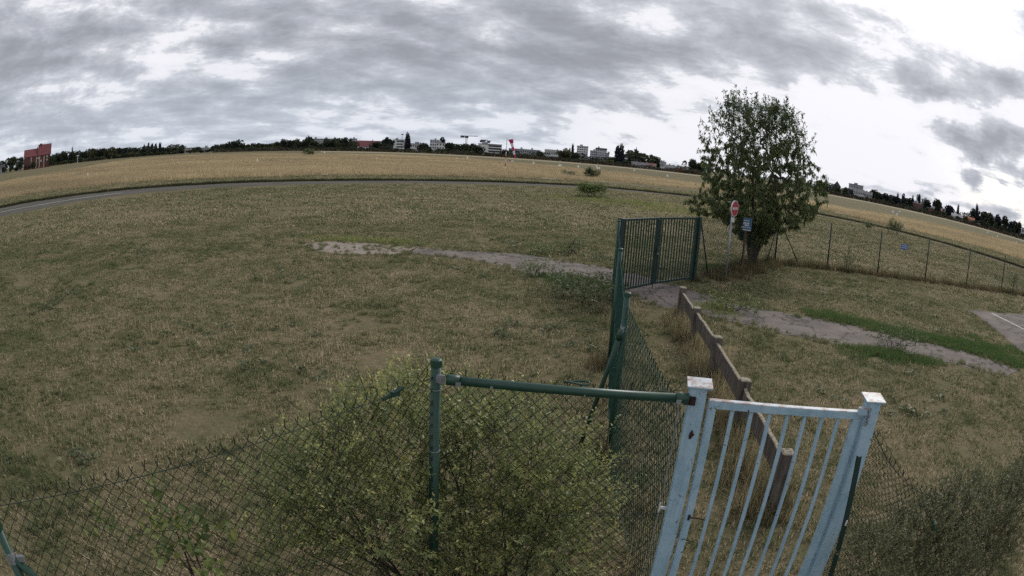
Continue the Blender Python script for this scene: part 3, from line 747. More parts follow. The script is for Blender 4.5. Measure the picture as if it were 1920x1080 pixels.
tl.tube([tp_ + Vector((.075 * math.cos(a), .02 * math.sin(a), .006 * math.sin(2 * a))) for a in np.linspace(0, 2 * PI, 20)], .006, 6, False); tl.obj('wire_loop', m_green, ffn, True)
# tensioner clipped to the left run
tz = PA.lerp(PB, .115); tn_ = MB(); tn_.tube([tz + Vector((-.06, -.03, 1.965)), tz + Vector((0, 0, 2.0)), tz + Vector((.05, .03, 2.03))], [.008, .017, .012], 8)
tn_.box(tz + Vector((.01, 0, 2.0)), (.05, .02, .03), .9); tn_.obj('wire_tensioner', m_green, ffn)
# end brace at bottom left
br = MB(); q0 = PB + Vector((.02, .01, 1.68)); q1 = PB + Vector((.75, .86, 0.0))
br.tube([q0, q1], .024, 12); br.obj('brace', m_green, ffn, True)
cl_ = MB(); cl_.tube([PB + Vector((0, 0, 1.66)), PB + Vector((0, 0, 1.72))], .037, 14); cl_.box(q0 + Vector((.035, .03, 0)), (.05, .02, .03), .8); cl_.obj('clamp', m_galv, ffn)

for zt_ in (1.95, 1.55, 1.1):
    tw = MB(); tw.tube([PA + Vector((.034 * math.cos(a), .034 * math.sin(a), zt_ + .006 * math.sin(a))) for a in np.linspace(0, 2 * PI, 14)], .0028, 5, False); tw.obj('tie_wire', m_galv, ffn)
# ---- side fence from white gate up to the big gate
sf = thing('chain_link_fence', (1.2, 6.4, 0), 'bright green chain link fence running from pale gate post to the double gate', 'fence')
SP = [(1.12, 3.46), (1.20, 6.42), (1.66, 9.85), (2.42, 14.95)]
for (x, y), z in zip(SP[1:], (1.95, 1.93, 1.9)): round_post(sf, (x, y), z, .035, m_green)
chain_mesh('wire_mesh', SP, lambda s: 1.80 + (.10 * min(1, s / 12)) - .05 * abs(math.sin(PI * s / 3.2)), .04, m_wireg, sf, wdt=.105, rad=.0028, bulge=.02)
b0, b1 = Vector((1.16, 6.34, 1.56)), at(1086, 838, 0.0)
br = MB(); br.tube([b0, b1], .027, 12); bo = br.obj('brace', m_green, sf, True)
c = MB(); c.tube([b0 - (b1 - b0).normalized() * .005, b0 + (b1 - b0).normalized() * .10], .033, 12); c.obj('brace_sleeve', m_green, bo, True)
c = MB(); c.tube([(1.20, 6.42, 1.54), (1.20, 6.42, 1.60)], .041, 14); c.box((1.175, 6.375, 1.575), (.03, .06, .02)); c.obj('clamp', m_galv, sf)

# ---- far fence beyond the gate
FP = [(10.3, 23.3), (12.95, 23.35), (15.6, 22.95), (18.72, 22.78), (21.95, 22.55), (25.4, 22.43), (28.6, 22.35), (31.8, 22.3)]
fa = thing('chain_link_fence', (10.3, 23.3, 0), 'long dark chain link fence on thin posts across the right background', 'fence')
for i, p in enumerate(FP): round_post(fa, p, 1.93 + (.06 if i == 0 else 0), .036 if i == 0 else .031, m_greend, cap=False)
chain_mesh('wire_mesh', FP, lambda s: 1.86 - .035 * abs(math.sin(PI * s / 3.1)), .03, m_wire, fa, wdt=.13, rad=.0045, barbs=False, n=3)
for e in ((9.55, 22.45), (11.5, 23.3)):
    br = MB(); br.tube([(10.3, 23.3, 1.82), (e[0], e[1], 0)], .022, 10); br.obj('brace', m_greend, fa, True)
fb = thing('chain_link_fence', (6.1, 19.1, 0), 'short chain link fence behind the no entry sign up to the tree', 'fence')
chain_mesh('wire_mesh', [(5.42, 18.12), (10.27, 23.2)], lambda s: 1.84 - .03 * abs(math.sin(PI * s / 2.4)), .03, m_wire, fb, wdt=.13, rad=.0045, barbs=False, n=3)
br = MB(); br.tube([(5.42, 18.1, 1.72), (6.15, 19.2, 0)], .022, 10); br.obj('brace', m_greend, fb, True)
round_post(fb, (7.85, 20.7), 1.9, .024, m_greend, cap=False)

# ---- right hand sagging mesh with its angle iron stake
rf = thing('chain_link_fence', (2.3, 2.9, 0), 'slack sagging wire mesh on a leaning green stake right of the pale gate', 'fence')
RP = [(2.36, 3.16), (2.75, 3.10), (3.25, 2.98), (3.9, 2.75)]
chain_mesh('wire_mesh', RP, lambda s: 1.90 - .62 * s ** .85 - .10 * math.sin(3.2 * s), .02, m_wire, rf, wdt=.060, rad=.0032, bulge=.05, irr=.012)
stk = MB(); s0, s1 = Vector((2.19, 2.95, 1.755)), Vector((2.43, 2.88, -.03))
ax = (s1 - s0).normalized(); u1 = Vector((1, .2, 0)); u1 = (u1 - ax * u1.dot(ax)).normalized(); u2 = ax.cross(u1)
stk.prism([(-.022, -.003), (.022, -.003), (.022, .003), (.003, .003), (.003, .03), (-.003, .03), (-.003, .003), (-.022, .003)], s0, u1, -u2, ax, (s1 - s0).length)
stk.obj('stake', m_greend, rf)
ch_ = MB(); pch = s0.lerp(s1, .27); ch_.box(pch + Vector((0, -.012, 0)), (.010, .010, .04)); ch_.obj('bare_patch', m_signwhite, rf)
tt = at(1752, 985, 1.20); tt = Vector((tt.x, tt.y, 1.2))
tm = MB(); tm.tube([tt + Vector((-.05, .01, .05)), tt, tt + Vector((.05, -.01, -.05))], [.008, .02, .014], 8); tm.box(tt, (.05, .03, .05), .6); tm.obj('wire_tensioner', m_green, rf)
tm = MB(); tm.tube([Vector((2.42, 3.13, 1.86)), Vector((2.75, 3.0, 1.52)), tt], .002, 5, False); tm.obj('slack_wire', m_wire, rf)

# ------------------------------------------------------------------ pale blue pedestrian gate
GA, GB = Vector((1.13, 3.40, 0)), Vector((2.31, 3.14, 0))
gd = (GB - GA).normalized(); gn = Vector((-gd.y, gd.x, 0)); grz = math.atan2(gd.y, gd.x)
pg = thing('pedestrian_gate', (GA + GB) / 2, 'pale blue chipped steel gate with vertical bars and capped posts', 'gate')
def gbox(c, d, name, m, parent, bev=.004):
    mb = MB(); mb.bevbox(c, d, bev, grz); return mb.obj(name, m, parent)
posts = []
for p in (GA, GB):
    po = gbox(p + Vector((0, 0, 1.02)), (.105, .105, 2.09), 'post', m_pblue, pg)
    cb = MB(); cb.box(p + Vector((.01, .012, 2.073)), (.155, .155, .010), grz, Matrix.Rotation(math.radians(4), 3, 'X')); cb.obj('cap_plate', m_pblue, po)
    posts.append(po)
lf0 = GA + gd * .078; lf1 = GB - gd * .078; gl = (lf1 - lf0).length
zt = 1.985
leaf_ = thing('x', (0, 0, 0), '', ''); bpy.data.objects.remove(leaf_)
lo = gbox((lf0 + lf1) / 2 + Vector((0, 0, zt - .025)), (gl, .048, .05), 'gate_leaf', m_pblue, pg)
def sub(c, d, name): return gbox(c, d, name, m_pblue, lo, .003)
sub(lf0 + gd * .0255 + Vector((0, 0, (zt - .053 + .12) / 2)), (.051, .050, zt - .053 - .12), 'stile')
sub(lf1 - gd * .0255 + Vector((0, 0, (zt - .053 + .12) / 2)), (.051, .050, zt - .053 - .12), 'stile')
sub((lf0 + lf1) / 2 + Vector((0, 0, .145)), (gl - .11, .046, .05), 'bottom_rail')
barm = None; nb = 7
for i in range(nb):
    c = lf0.lerp(lf1, (i + 1) / (nb + 1) * .93 + .035) + Vector((0, 0, (zt - .055 + .172) / 2))
    if barm is None:
        mb = MB(); mb.bevbox((0, 0, 0), (.024, .024, zt - .055 - .172), .002, grz); barm = mb.obj('bar', m_pblue, lo); barm.location = c
    else:
        bb = barm.copy(); COL.objects.link(bb); bb.location = c
# latch, bolt, padlock chain, rust hole, hinge lugs
x = GB + Vector((0, 0, 2.00)) - gd * .075 - gn * .04; mb = MB(); mb.bevbox(x, (.075, .04, .045), .004, grz); mb.obj('latch_box', m_pblue, pg)
mb = MB()
for k in range(5):
    ctr = GB - gd * .035 - gn * (.066 + .004 * (k % 2)) + Vector((0, 0, 2.015 - .022 * k)); t0 = k % 2 * PI / 2
    mb.tube([ctr + (gd * math.cos(t0) + gn * math.sin(t0)) * (.010 * math.cos(a)) + Vector((0, 0, .017 * math.sin(a))) for a in np.linspace(0, 2 * PI, 10)], .0035, 5, False)
mb.obj('chain', m_galv, pg, True)
hl = MB(); o_ = GA - gn * .0535 + gd * .004 + Vector((0, 0, 1.765))
hl.prism([(.0, .034), (.009, .012), (.018, .0), (.006, -.012), (.002, -.026), (-.012, -.030), (-.016, -.008), (-.012, .014)], o_, gd, Vector((0, 0, 1)), -gn, .0025); hl.obj('rust_hole', m_rust, posts[0])
mb = MB(); y = lf0 + gd * .03 - gn * .03 + Vector((0, 0, 1.16)); mb.tube([y, y + gd * .10 - gn * .01], .005, 8); mb.tube([y + Vector((0, 0, -.02)), y + Vector((0, 0, .02))], .008, 8); mb.obj('bolt', m_rust, lo)
for zz in (1.97, 1.2):
    mb = MB(); mb.box(GA - gd * .075 + Vector((0, 0, zz)), (.05, .014, .018), grz); mb.tube([GA - gd * .098 + Vector((0, 0, zz - .03)), GA - gd * .098 + Vector((0, 0, zz + .04))], .007, 8); mb.obj('mesh_lug', m_signwhite, posts[0])
mb = MB(); mb.tube([GA - gd * .098 + Vector((0, 0, .2)), GA - gd * .098 + Vector((0, 0, 1.94))], .005, 6); mb.obj('mesh_rod', m_steel, posts[0])
mb = MB(); mb.box(GA - gd * .045 - gn * .062 + Vector((0, 0, 1.985)), (.07, .020, .05), grz); mb.tube([GA - gd * .03 - gn * .066 + Vector((0, 0, 1.985)), GA - gd * .03 - gn * .09 + Vector((0, 0, 1.985))], .014, 8); mb.obj('rail_bracket', m_rust, posts[0])

# ------------------------------------------------------------------ green double gate
DA, DC, DB = Vector((2.52, 15.25, 0)), Vector((3.80, 16.66, 0)), Vector((5.30, 17.98, 0))
dg = thing('double_gate', DC, 'dark green double leaf steel gate with vertical bars across the path', 'gate')
for p in (DA, DB):
    mb = MB(); a = math.atan2((DB - DA).y, (DB - DA).x); mb.bevbox(p + Vector((0, 0, .95)), (.13, .13, 1.96), .006, a); mb.obj('gate_post', m_greend, dg)
def leaf_gate(a, b, first):
    d = (b - a).normalized(); a = a + d * (.085 if first else .03); b = b - d * (.03 if first else .085); L = (b - a).length; rz = math.atan2(d.y, d.x); n_ = Vector((-d.y, d.x, 0))
    mb = MB(); mb.bevbox((a + b) / 2 + Vector((0, 0, 1.885)), (L, .05, .055), .004, rz); lo_ = mb.obj('gate_leaf', m_greend, dg)
    mb = MB(); mb.bevbox((a + b) / 2 + Vector((0, 0, .13)), (L, .05, .06), .004, rz); mb.obj('bottom_rail', m_greend, lo_)
    for q, wd in ((a + d * .03, .06), (b - d * .03, .06)):
        mb = MB(); mb.bevbox(q + Vector((0, 0, 1.0085)), (wd, .048, 1.69), .004, rz); mb.obj('stile', m_greend, lo_)
    bm_ = None; nb_ = 13
    for i in range(nb_):
        c = a.lerp(b, (i + 1) / (nb_ + 1)) + Vector((0, 0, 1.009))
        if bm_ is None:
            mb = MB(); mb.box((0, 0, 0), (.028, .028, 1.69), rz); bm_ = mb.obj('bar', m_greend, lo_); bm_.location = c
        else:
            bb = bm_.copy(); COL.objects.link(bb); bb.location = c
    return lo_, n_, rz
l1, n_1, rz1 = leaf_gate(DA, DC, True); l2, n_2, rz2 = leaf_gate(DC, DB, False)
mb = MB(); mb.bevbox(DC - n_1 * .05 + Vector((-.05, -.05, 1.02)), (.07, .06, .20), .005, rz1); mb.obj('lock_case', m_greend, dg)
mb = MB(); mb.box(DC - n_1 * .09 + Vector((-.06, -.06, .95)), (.05, .02, .045), rz1); mb.obj('padlock', m_steel, dg)
mb = MB(); mb.tube([DC - n_1 * .04 + Vector((-.08, -.09, .55)), DC - n_1 * .04 + Vector((-.08, -.09, .0))], .012, 8); mb.obj('drop_bolt', m_greend, dg)

# ------------------------------------------------------------------ concrete barrier
cb_ = thing('concrete_barrier', (3.3, 9.3, 0), 'low weathered concrete barrier of posts and planks running up to the path', 'barrier')
CP = [Vector((3.73, 13.33, 0)), Vector((3.53, 11.42, 0)), Vector((3.33, 9.42, 0)), Vector((3.11, 7.38, 0)), Vector((2.85, 5.2, 0))]
for i, p in enumerate(CP):
    rz = math.atan2(CP[-1].y - CP[0].y, CP[-1].x - CP[0].x) + random.uniform(-.04, .04)
    mb = MB(); mb.bevbox(p + Vector((0, 0, .345)), (.155, .15, .75), .014, rz)
    o = mb.obj('post', m_conc, cb_)
for i in range(4):
    a, b = CP[i], CP[i + 1]; d = (b - a).normalized(); L = (b - a).length - .152; n_ = Vector((-d.y, d.x, 0)); rz = math.atan2(d.y, d.x)
    dz = random.uniform(-.02, .02)
    mb = MB(); N_ = 10
    for k in range(N_ + 1):
        c = a + d * (.076 + L * k / N_); w2 = .028; za = .62 + dz + random.uniform(-.006, .006) - (.03 if (i, k) in ((1, 2), (3, 1)) else 0); zb = .36 + dz
        V = [c + n_ * w2 + Vector((0, 0, zb)), c + n_ * w2 + Vector((0, 0, za - .008)), c + n_ * (w2 - .008) + Vector((0, 0, za)), c - n_ * (w2 - .008) + Vector((0, 0, za)), c - n_ * w2 + Vector((0, 0, za - .008)), c - n_ * w2 + Vector((0, 0, zb))]
        mb.v += [tuple(v) for v in V]
        if k:
            o0 = (k - 1) * 6; o1 = k * 6
            mb.f += [(o0 + j, o0 + (j + 1) % 6, o1 + (j + 1) % 6, o1 + j) for j in range(6)]
    mb.f += [tuple(range(5, -1, -1)), tuple(range(N_ * 6, N_ * 6 + 6))]
    mb.obj('plank', m_conc, cb_)

# ------------------------------------------------------------------ signs by the tree
S1 = Vector((6.52, 18.5, 0))
ns = thing('no_entry_sign', S1, 'round red no entry sign on a grey pole before the tree', 'sign')
round_post(ns, S1, 2.12, .032, m_galv, cap=False, name='pole')
vd = Vector((S1.x, S1.y, 0)).normalized(); vr = Vector((vd.y, -vd.x, 0))   # view direction and its right
fn = (-vd * math.cos(1.10) + vr * math.sin(1.10)).normalized(); fu = Vector((0, 0, 1)); fx = fu.cross(fn).normalized()
ctr = S1 + Vector((0, 0, 2.26)) + fn * .05
circ = lambda r, n=32: [(r * math.cos(2 * PI * k / n), r * math.sin(2 * PI * k / n)) for k in range(n)]
mb = MB(); mb.prism(circ(.245), ctr, fx, fu, fn, .035); dsk = mb.obj('sign_disc', m_signwhite, ns)
mb = MB(); mb.prism(circ(.225), ctr + fn * .0355, fx, fu, fn, .003); mb.obj('red_face', m_red, dsk)
mb = MB(); mb.prism([(-.17, -.034), (.17, -.034), (.17, .034), (-.17, .034)], ctr + fn * .039, fx, fu, fn, .003); mb.obj('white_bar', m_signwhite, dsk)
for k in range(6):
    mb = MB(); xx = -.12 + k * .045; mb.prism([(xx, -.014), (xx + .022, -.014), (xx + .022, .012), (xx, .012)], ctr + fn * .0425, fx, fu, fn, .001); mb.obj('faded_mark', m_red, dsk)
mb = MB(); mb.prism([(-.09, -.07), (.09, -.07), (.09, .07), (-.09, .07)], S1 + Vector((0, 0, 1.91)) + fn * .034, fx, fu, fn, .02); mb.obj('small_plate', m_signwhite, ns)
mb = MB(); mb.box(S1 + Vector((0, 0, 2.2)) + fn * .04, (.09, .05, .03), math.atan2(fx.y, fx.x)); mb.obj('clamp', m_galv, ns)
S2 = Vector((7.23, 19.0, 0))
bs = thing('notice_sign', S2, 'small blue notice board on a rusty post right of the no entry sign', 'sign')
mb = MB(); mb.tube([S2 + Vector((.0, 0, -.02)), S2 + Vector((.02, 0, 1.95))], .022, 8); mb.obj('post', m_rustpost, bs)
vd = Vector((S2.x, S2.y, 0)).normalized(); vr = Vector((vd.y, -vd.x, 0)); bn = (-vd + vr * .25).normalized(); bx_ = Vector((0, 0, 1)).cross(bn)
cB = S2 + Vector((.02, 0, 1.78)) + bn * .03
mb = MB(); mb.prism([(-.15, -.20), (.15, -.20), (.15, .20), (-.15, .20)], cB, bx_, fu, bn, .012); bd = mb.obj('board', m_signblue, bs)
random.seed(3)
for zr, hh, cells in ((.115, .018, 5), (.035, .045, 6), (-.03, .04, 4), (-.10, .018, 9)):
    xx = -.025 * cells * .9
    for k in range(cells):
        wdd = .018 + random.random() * .016
        if cells == 6 and k == 3: xx += .02; continue
        mb = MB(); mb.prism([(xx, zr - hh / 2), (xx + wdd, zr - hh / 2), (xx + wdd, zr + hh / 2), (xx, zr + hh / 2)], cB + bn * .0125, bx_, fu, bn, .001); mb.obj('letter', m_signwhite, bd); xx += wdd + .011
mb = MB(); mb.prism([(-.145, -.192), (.135, -.192), (.135, -.172), (-.145, -.172)], cB + bn * .0125, bx_, fu, bn, .001); mb.obj('lower_strip', m_signwhite, bd)
# sign on the far fence
S3 = Vector((17.0, 22.78, 1.42)); n3_ = Vector((-.08, -1, 0)).normalized(); x3 = Vector((0, 0, 1)).cross(n3_)
fs = thing('fence_sign', (S3.x, S3.y, 1.3), 'small bright blue plate with white lettering hung on the far fence', 'sign')
mb = MB(); mb.prism([(-.21, -.11), (.21, -.11), (.21, .11), (-.21, .11)], S3, x3, fu, n3_, .008); p3 = mb.obj('plate', m_signblue2, fs)
for zr in (.045, -.045):
    xx = -.17
    while xx < .15:
        wdd = random.uniform(.014, .028); mb = MB(); mb.prism([(xx, zr - .019), (xx + wdd, zr - .019), (xx + wdd, zr + .019), (xx, zr + .019)], S3 + n3_ * .0085, x3, fu, n3_, .001); mb.obj('letter', m_signwhite, p3); xx += wdd + .009

# ------------------------------------------------------------------ the tree
def grow_tree(base, tips, nstem=6, seed=1):
    """attach each crown tip to the nearest limb so limbs branch as they climb; returns nodes, parents, radii"""
    r = np.random.default_rng(seed)
    nodes = [np.array([0, 0, 0.0])]; par = [-1]
    for i in range(nstem):      # multi-stem fan
        a = 2 * PI * (i + r.uniform(-.3, .3)) / nstem; sp_d = r.uniform(.10, .62); prev = 0
        hgt = r.uniform(1.9, 3.4)
        for k in range(1, 8):
            t = k / 7; nodes.append(np.array([math.cos(a) * sp_d * hgt * t ** 1.7 + .09 * math.cos(a) + r.normal(0, .03), math.sin(a) * sp_d * hgt * t ** 1.7 + .09 * math.sin(a) + r.normal(0, .035), hgt * t])); par.append(prev); prev = len(nodes) - 1
    order = np.argsort(np.linalg.norm(tips - np.array([0, 0, 1.2]), axis=1))
    tipid = []
    for i in order:
        p = tips[i]; N_ = np.array(nodes)
        d = np.linalg.norm(N_ - p, axis=1); up = np.where(N_[:, 2] > p[2] + .15, .8, 0) + np.where(N_[:, 2] < .8, 1.5, 0)
        j = int(np.argmin(d + up)); a = N_[j]; L = d[j]; prev = j; k = max(2, int(L / .22))
        for q in range(1, k + 1):
            t = q / k; pt = a + (p - a) * t + np.array([0, 0, .12 * L * math.sin(PI * t)]) + (r.normal(0, .02, 3) if q < k else 0)
            nodes.append(pt); par.append(prev); prev = len(nodes) - 1
        tipid.append(prev)
    n = len(nodes); load = np.zeros(n)
    for t in tipid: load[t] += 1
    for i in range(n - 1, 0, -1): load[par[i]] += load[i]
    rad = .0048 * np.maximum(load, .6) ** .47
    return np.array(nodes), par, rad, tipid
TB = Vector((8.75, 21.95, 0))
vdt = np.array([TB.x, TB.y]) / math.hypot(TB.x, TB.y); vrt = np.array([vdt[1], -vdt[0]])
# crown outline (height -> left / right reach seen from the gate), read as a rounded fan
zk = [.9, 1.4, 1.8, 2.2, 2.8, 3.4, 4.0, 4.7, 5.4, 6.0, 6.5]
lk = [.35, 1.0, 2.4, 2.5, 2.4, 2.35, 2.3, 2.2, 1.9, 1.45, 1.1]
rk = [.3, .8, 1.6, 2.55, 2.75, 2.65, 2.35, 1.95, 1.55, 1.1, .7]
tips = []
while len(tips) < 1700:
    z = 1.0 + 5.05 * RNG.random() ** 1.35; a = RNG.uniform(0, 2 * PI); rr2 = RNG.uniform(.02, 1) ** .5
    if z > 4.6 and RNG.random() < .15: continue
    lat = math.cos(a); reach = np.interp(z, zk, rk if lat > 0 else lk); dep = (np.interp(z, zk, rk) + np.interp(z, zk, lk)) / 2
    reach *= 1 + .14 * math.sin(5 * a + 2.3 * z) + .1 * math.sin(9 * z + 3 * a)
    if z < 1.7 and RNG.random() < .55: continue
    p2 = vrt * (lat * reach * rr2) + vdt * (math.sin(a) * dep * rr2 * .9)
    tips.append((p2[0], p2[1], z))
tips = np.array(tips)
nodes, par, rad, tipid = grow_tree(TB, tips, 5, 5)
tr_ = thing('cherry_tree', TB, 'leafy spreading cherry like tree standing beside the signs and fence corner', 'tree')
B3 = np.array(TB)
tk = MB(); bm_ = MB()
for i in range(1, len(nodes)):
    j = par[i]; r0 = min(rad[j], rad[i] * 1.35 + .002); tgt = tk if rad[i] > .03 else bm_
    tgt.tube([nodes[j] + B3, nodes[i] + B3], [max(r0, rad[i]), rad[i]], 7 if rad[i] > .03 else 4, False)
tk.tube([B3 + np.array([0, 0, -.05]), B3 + np.array([0, 0, .12]), B3 + np.array([0, 0, .45])], [.17, .11, .03], 10, False)
tk.obj('trunk', m_bark, tr_, True)
lp = []; ld = []
for i in range(1, len(nodes)):
    if rad[i] > .019: continue
    a, b = nodes[par[i]], nodes[i]; z = b[2]
    cnt = 5 if z > 4.6 else (12 if z > 3.3 else 14)
    for k in range(cnt):
        q = a + (b - a) * RNG.random(); lp.append(q + RNG.normal(0, .03, 3)); dd_ = RNG.normal(0, .30, 3) + (b - a) / (np.linalg.norm(b - a) + 1e-6) * .25
        dd_[2] -= 1.0 if z < 4.6 else .55
        ld.append(dd_)
for t in list(tipid):          # upright shoots at the top, drooping sprays below
    e = nodes[t]
    if e[2] > 4.4 and RNG.random() < .6:
        L_ = RNG.uniform(.25, .6); top_ = e + np.array([e[0] * .10 + RNG.normal(0, .06), e[1] * .10 + RNG.normal(0, .06), L_])
        bm_.tube([e + B3, (e + top_) / 2 + B3 + RNG.normal(0, .02, 3), top_ + B3], [.006, .005, .002], 4, False)
        for k in range(13):
            q = e + (top_ - e) * RNG.random(); dd_ = RNG.normal(0, .6, 3); dd_[2] += .25; lp.append(q); ld.append(dd_)
    for k in range(5):
        lp.append(nodes[t] + RNG.normal(0, .07, 3)); dd_ = RNG.normal(0, .5, 3); dd_[2] -= .8 if nodes[t][2] < 5 else .0; ld.append(dd_)
bo_ = bm_.obj('branches', m_bark, tr_, True)
lp = np.array(lp) + B3; ld = np.array(ld); nl = len(lp)
hz_ = (lp[:, 2] - 1) / 5.5
rn = (RNG.random(nl) * .55 + .34 * (1 - hz_).clip(0, 1) + (RNG.random(nl) < .08) * .3).clip(0, 1)  # leaf colour darkens with height, painting in the backlit crown top
V, F, r = leaves(lp, ld, RNG.uniform(.095, .165, nl), RNG.uniform(.036, .056, nl), rn)
cro = link('crown', fast_mesh('crown', V, F, rnd=r), m_treeleaf, tr_); cro['kind'] = 'stuff'
print('tree leaves', nl)

# ------------------------------------------------------------------ bushes
def lump(px, py, y, rx, ry, rz):
    d = ray(px, py); t = y / d.y; return ((d.x * t, y, H + d.z * t), (rx, ry, rz))
L1 = [lump(770, 760, 3.95, .22, .25, .22), lump(690, 790, 3.7, .2, .22, .2), lump(590, 870, 3.3, .22, .2, .24), lump(520, 950, 2.95, .2, .2, .24), lump(880, 790, 4.1, .24, .25, .24), lump(960, 800, 4.2, .24, .25, .22), lump(660, 905, 3.35, .42, .36, .36), lump(740, 820, 3.75, .42, .38, .42), lump(600, 960, 3.15, .34, .3, .32), lump(800, 950, 3.75, .42, .3, .42), lump(850, 860, 3.9, .38, .32, .40),
      lump(940, 880, 3.9, .45, .4, .45), lump(1010, 900, 4.0, .42, .4, .45), lump(910, 1000, 3.8, .46, .34, .46), lump(1040, 980, 3.8, .4, .4, .45), lump(700, 1010, 3.2, .5, .35, .45), lump(640, 860, 3.55, .3, .3, .3),
      lump(1090, 930, 4.05, .28, .3, .34), lump(560, 1040, 2.95, .3, .25, .35), lump(1000, 1060, 3.6, .5, .4, .5), lump(820, 1075, 3.5, .55, .35, .42)]
bush('privet_bush', L1, 3000, 'large bushy privet with small yellow green leaves growing through the near fence', 'bush', m_bushleaf, (-.1, 3.7, 0), leaf=(.022, .038), lw=.5, sprig=.17, per=14, stems=26)
L2 = [lump(1720, 1010, 2.9, .35, .3, .3), lump(1800, 960, 3.0, .4, .3, .32), lump(1880, 960, 2.9, .45, .3, .4), lump(1640, 1060, 2.8, .3, .25, .3), lump(1850, 1050, 2.7, .5, .3, .4), lump(1760, 1060, 2.7, .4, .3, .35), lump(1930, 900, 3.0, .35, .3, .35)]
bush('dull_shrub', L2, 2000, 'dull dark twiggy shrub in the bottom right corner beside the slack mesh', 'bush', m_bushdark, (2.95, 2.8, 0), leaf=(.018, .034), lw=.55, sprig=.14, per=14, stems=8)
L3 = [lump(350, 1000, 2.15, .16, .12, .10), lump(300, 990, 2.2, .10, .1, .10), lump(350, 1060, 2.1, .16, .12, .14), lump(200, 1000, 2.0, .10, .1, .10), lump(390, 970, 2.2, .07, .07, .06)]
bush('vine_sapling', L3, 34, 'thin climbing sapling with light green leaves on the lower left fence', 'plant', m_vine, (-1.15, 1.95, 0), leaf=(.045, .075), lw=.62, sprig=.16, per=6, stems=5)
L4 = [((1.5, 14.6, .18), (.55, .5, .22)), ((2.05, 14.9, .22), (.4, .45, .26)), ((1.0, 15.0, .2), (.5, .4, .22)), ((1.8, 13.7, .2), (.4, .5, .22))]
bush('bramble_bush', L4, 230, 'low dark bramble bush beside the left post of the double gate', 'bush', m_weed, (1.6, 14.6, 0), leaf=(.05, .09), lw=.6, sprig=.28, per=8, stems=8)
L5 = [((2.2, 13.2, .25), (.25, .5, .25)), ((2.0, 11.8, .15), (.3, .8, .18)), ((1.75, 9.4, .12), (.25, .9, .15))]
def small_shrub(name, c, w_, h_, n, label, mat=m_field, leaf=(.10, .17)):
    x_, y_ = c
    Ls = [((x_ + random.uniform(-.5, .5) * w_, y_ + random.uniform(-.3, .3) * w_, h_ * random.uniform(.3, .55)), (w_ * .32, w_ * .3, h_ * random.uniform(.35, .5))) for _ in range(4)]
    return bush(name, Ls, n, label, 'shrub', mat, (x_, y_, 0), leaf=leaf, lw=.5, sprig=.4, per=8, stems=6)
random.seed(12)
small_shrub('field_shrub', (6.6, 54.8), 2.0, 1.1, 420, 'bright green shrub on the mown grass before the taxiway')
small_shrub('field_shrub', (11.6, 106), 2.1, 1.7, 320, 'dark green shrub in the straw behind the taxiway, right of windsock', m_weed, (.14, .24))
small_shrub('field_shrub', (8.2, 108), 2.4, .9, 110, 'low greyish shrub in the straw just left of a dark shrub', m_weed, (.12, .2))
small_shrub('field_shrub', (-69, 199), 4.0, 2.2, 120, 'lone dark shrub far out in the straw field on the left', m_weed, (.3, .5))
small_shrub('field_shrub', (38.0, 53), 1.7, 1.5, 150, 'grey green shrub behind the far fence above its blue plate', m_weed, (.12, .2))
small_shrub('field_shrub', (34.5, 53.5), 1.4, .5, 60, 'very low weed clump just left of the shrub behind far fence', m_weed, (.1, .16))
small_shrub('tall_weed', (13.75, 22.9), .35, .9, 40, 'thin upright weed at the far fence foot right of second post', m_weed, (.06, .1))
small_shrub('tall_weed', (26.2, 22.1), .5, 1.0, 50, 'thin upright weed at the far fence foot at the right edge', m_weed, (.06, .1))
small_shrub('path_weed', (.9, 21.0), .8, .22, 40, 'low green weed on the upper edge of the old path', m_field, (.06, .1))
small_shrub('path_weed', (2.0, 21.6), .8, .35, 50, 'darker weed clump above the path near the double gate', m_weed, (.06, .1))
small_shrub('path_weed', (.6, 17.1), .6, .25, 50, 'yellowish weed clump on the lower path edge', m_field, (.05, .09))
small_shrub('path_weed', (5.2, 14.4), 1.0, .18, 60, 'pale yellow weed patch lying across the path by the barrier', m_vine, (.05, .09))
small_shrub('path_weed', (8.6, 11.4), 1.2, .35, 90, 'grey weed clump hanging over the lower edge of the right path', m_weed, (.05, .08))

# ------------------------------------------------------------------ windsock
WB = Vector((-2.71, 117.5, 0))
ws = thing('windsock', WB, 'tall red and white windsock pole with drooping striped sock', 'windsock')
hp = 6.1; nb_ = 9; lean = Vector((.0, 0, 0))
for i in range(nb_):
    mb = MB(); mb.tube([WB + Vector((0, 0, hp * i / nb_)), WB + Vector((0, 0, hp * (i + 1) / nb_))], .085 - .005 * i, 10, True)
    mb.obj('pole_band', (m_signwhite if i % 2 == 0 else m_red) if i < 6 else m_galv if i == 7 else m_signwhite, ws, True)
mb = MB(); mb.tube([WB + Vector((0, 0, -.02)), WB + Vector((0, 0, .22))], [.55, .3], 12); mb.obj('base', m_signwhite, ws)
m_sock = M('sock magenta red', (.50, .02, .15), (.43, .02, .11), scale=3, rough=.7)
d0 = rng(958, 262, WB.y); d1 = rng(966.5, 297, WB.y); d0 = Vector((d0.x, WB.y - .1, d0.z)); d1 = Vector((d1.x, WB.y - .6, d1.z))
for i in range(5):
    a, b = d0.lerp(d1, i / 5), d0.lerp(d1, (i + 1) / 5)
    SR = (.47, .29, .23, .20, .16, .11); ra_, rb2 = SR[i], SR[i + 1]
    mb = MB(); mb.tube([a, a.lerp(b, .5) + Vector((random.uniform(-.04, .04), 0, 0)), b], [ra_, (ra_ + rb2) / 2 - .015, rb2], 12, i == 0); mb.obj('sock_band', m_sock if i % 2 == 0 else m_signwhite, ws, True)
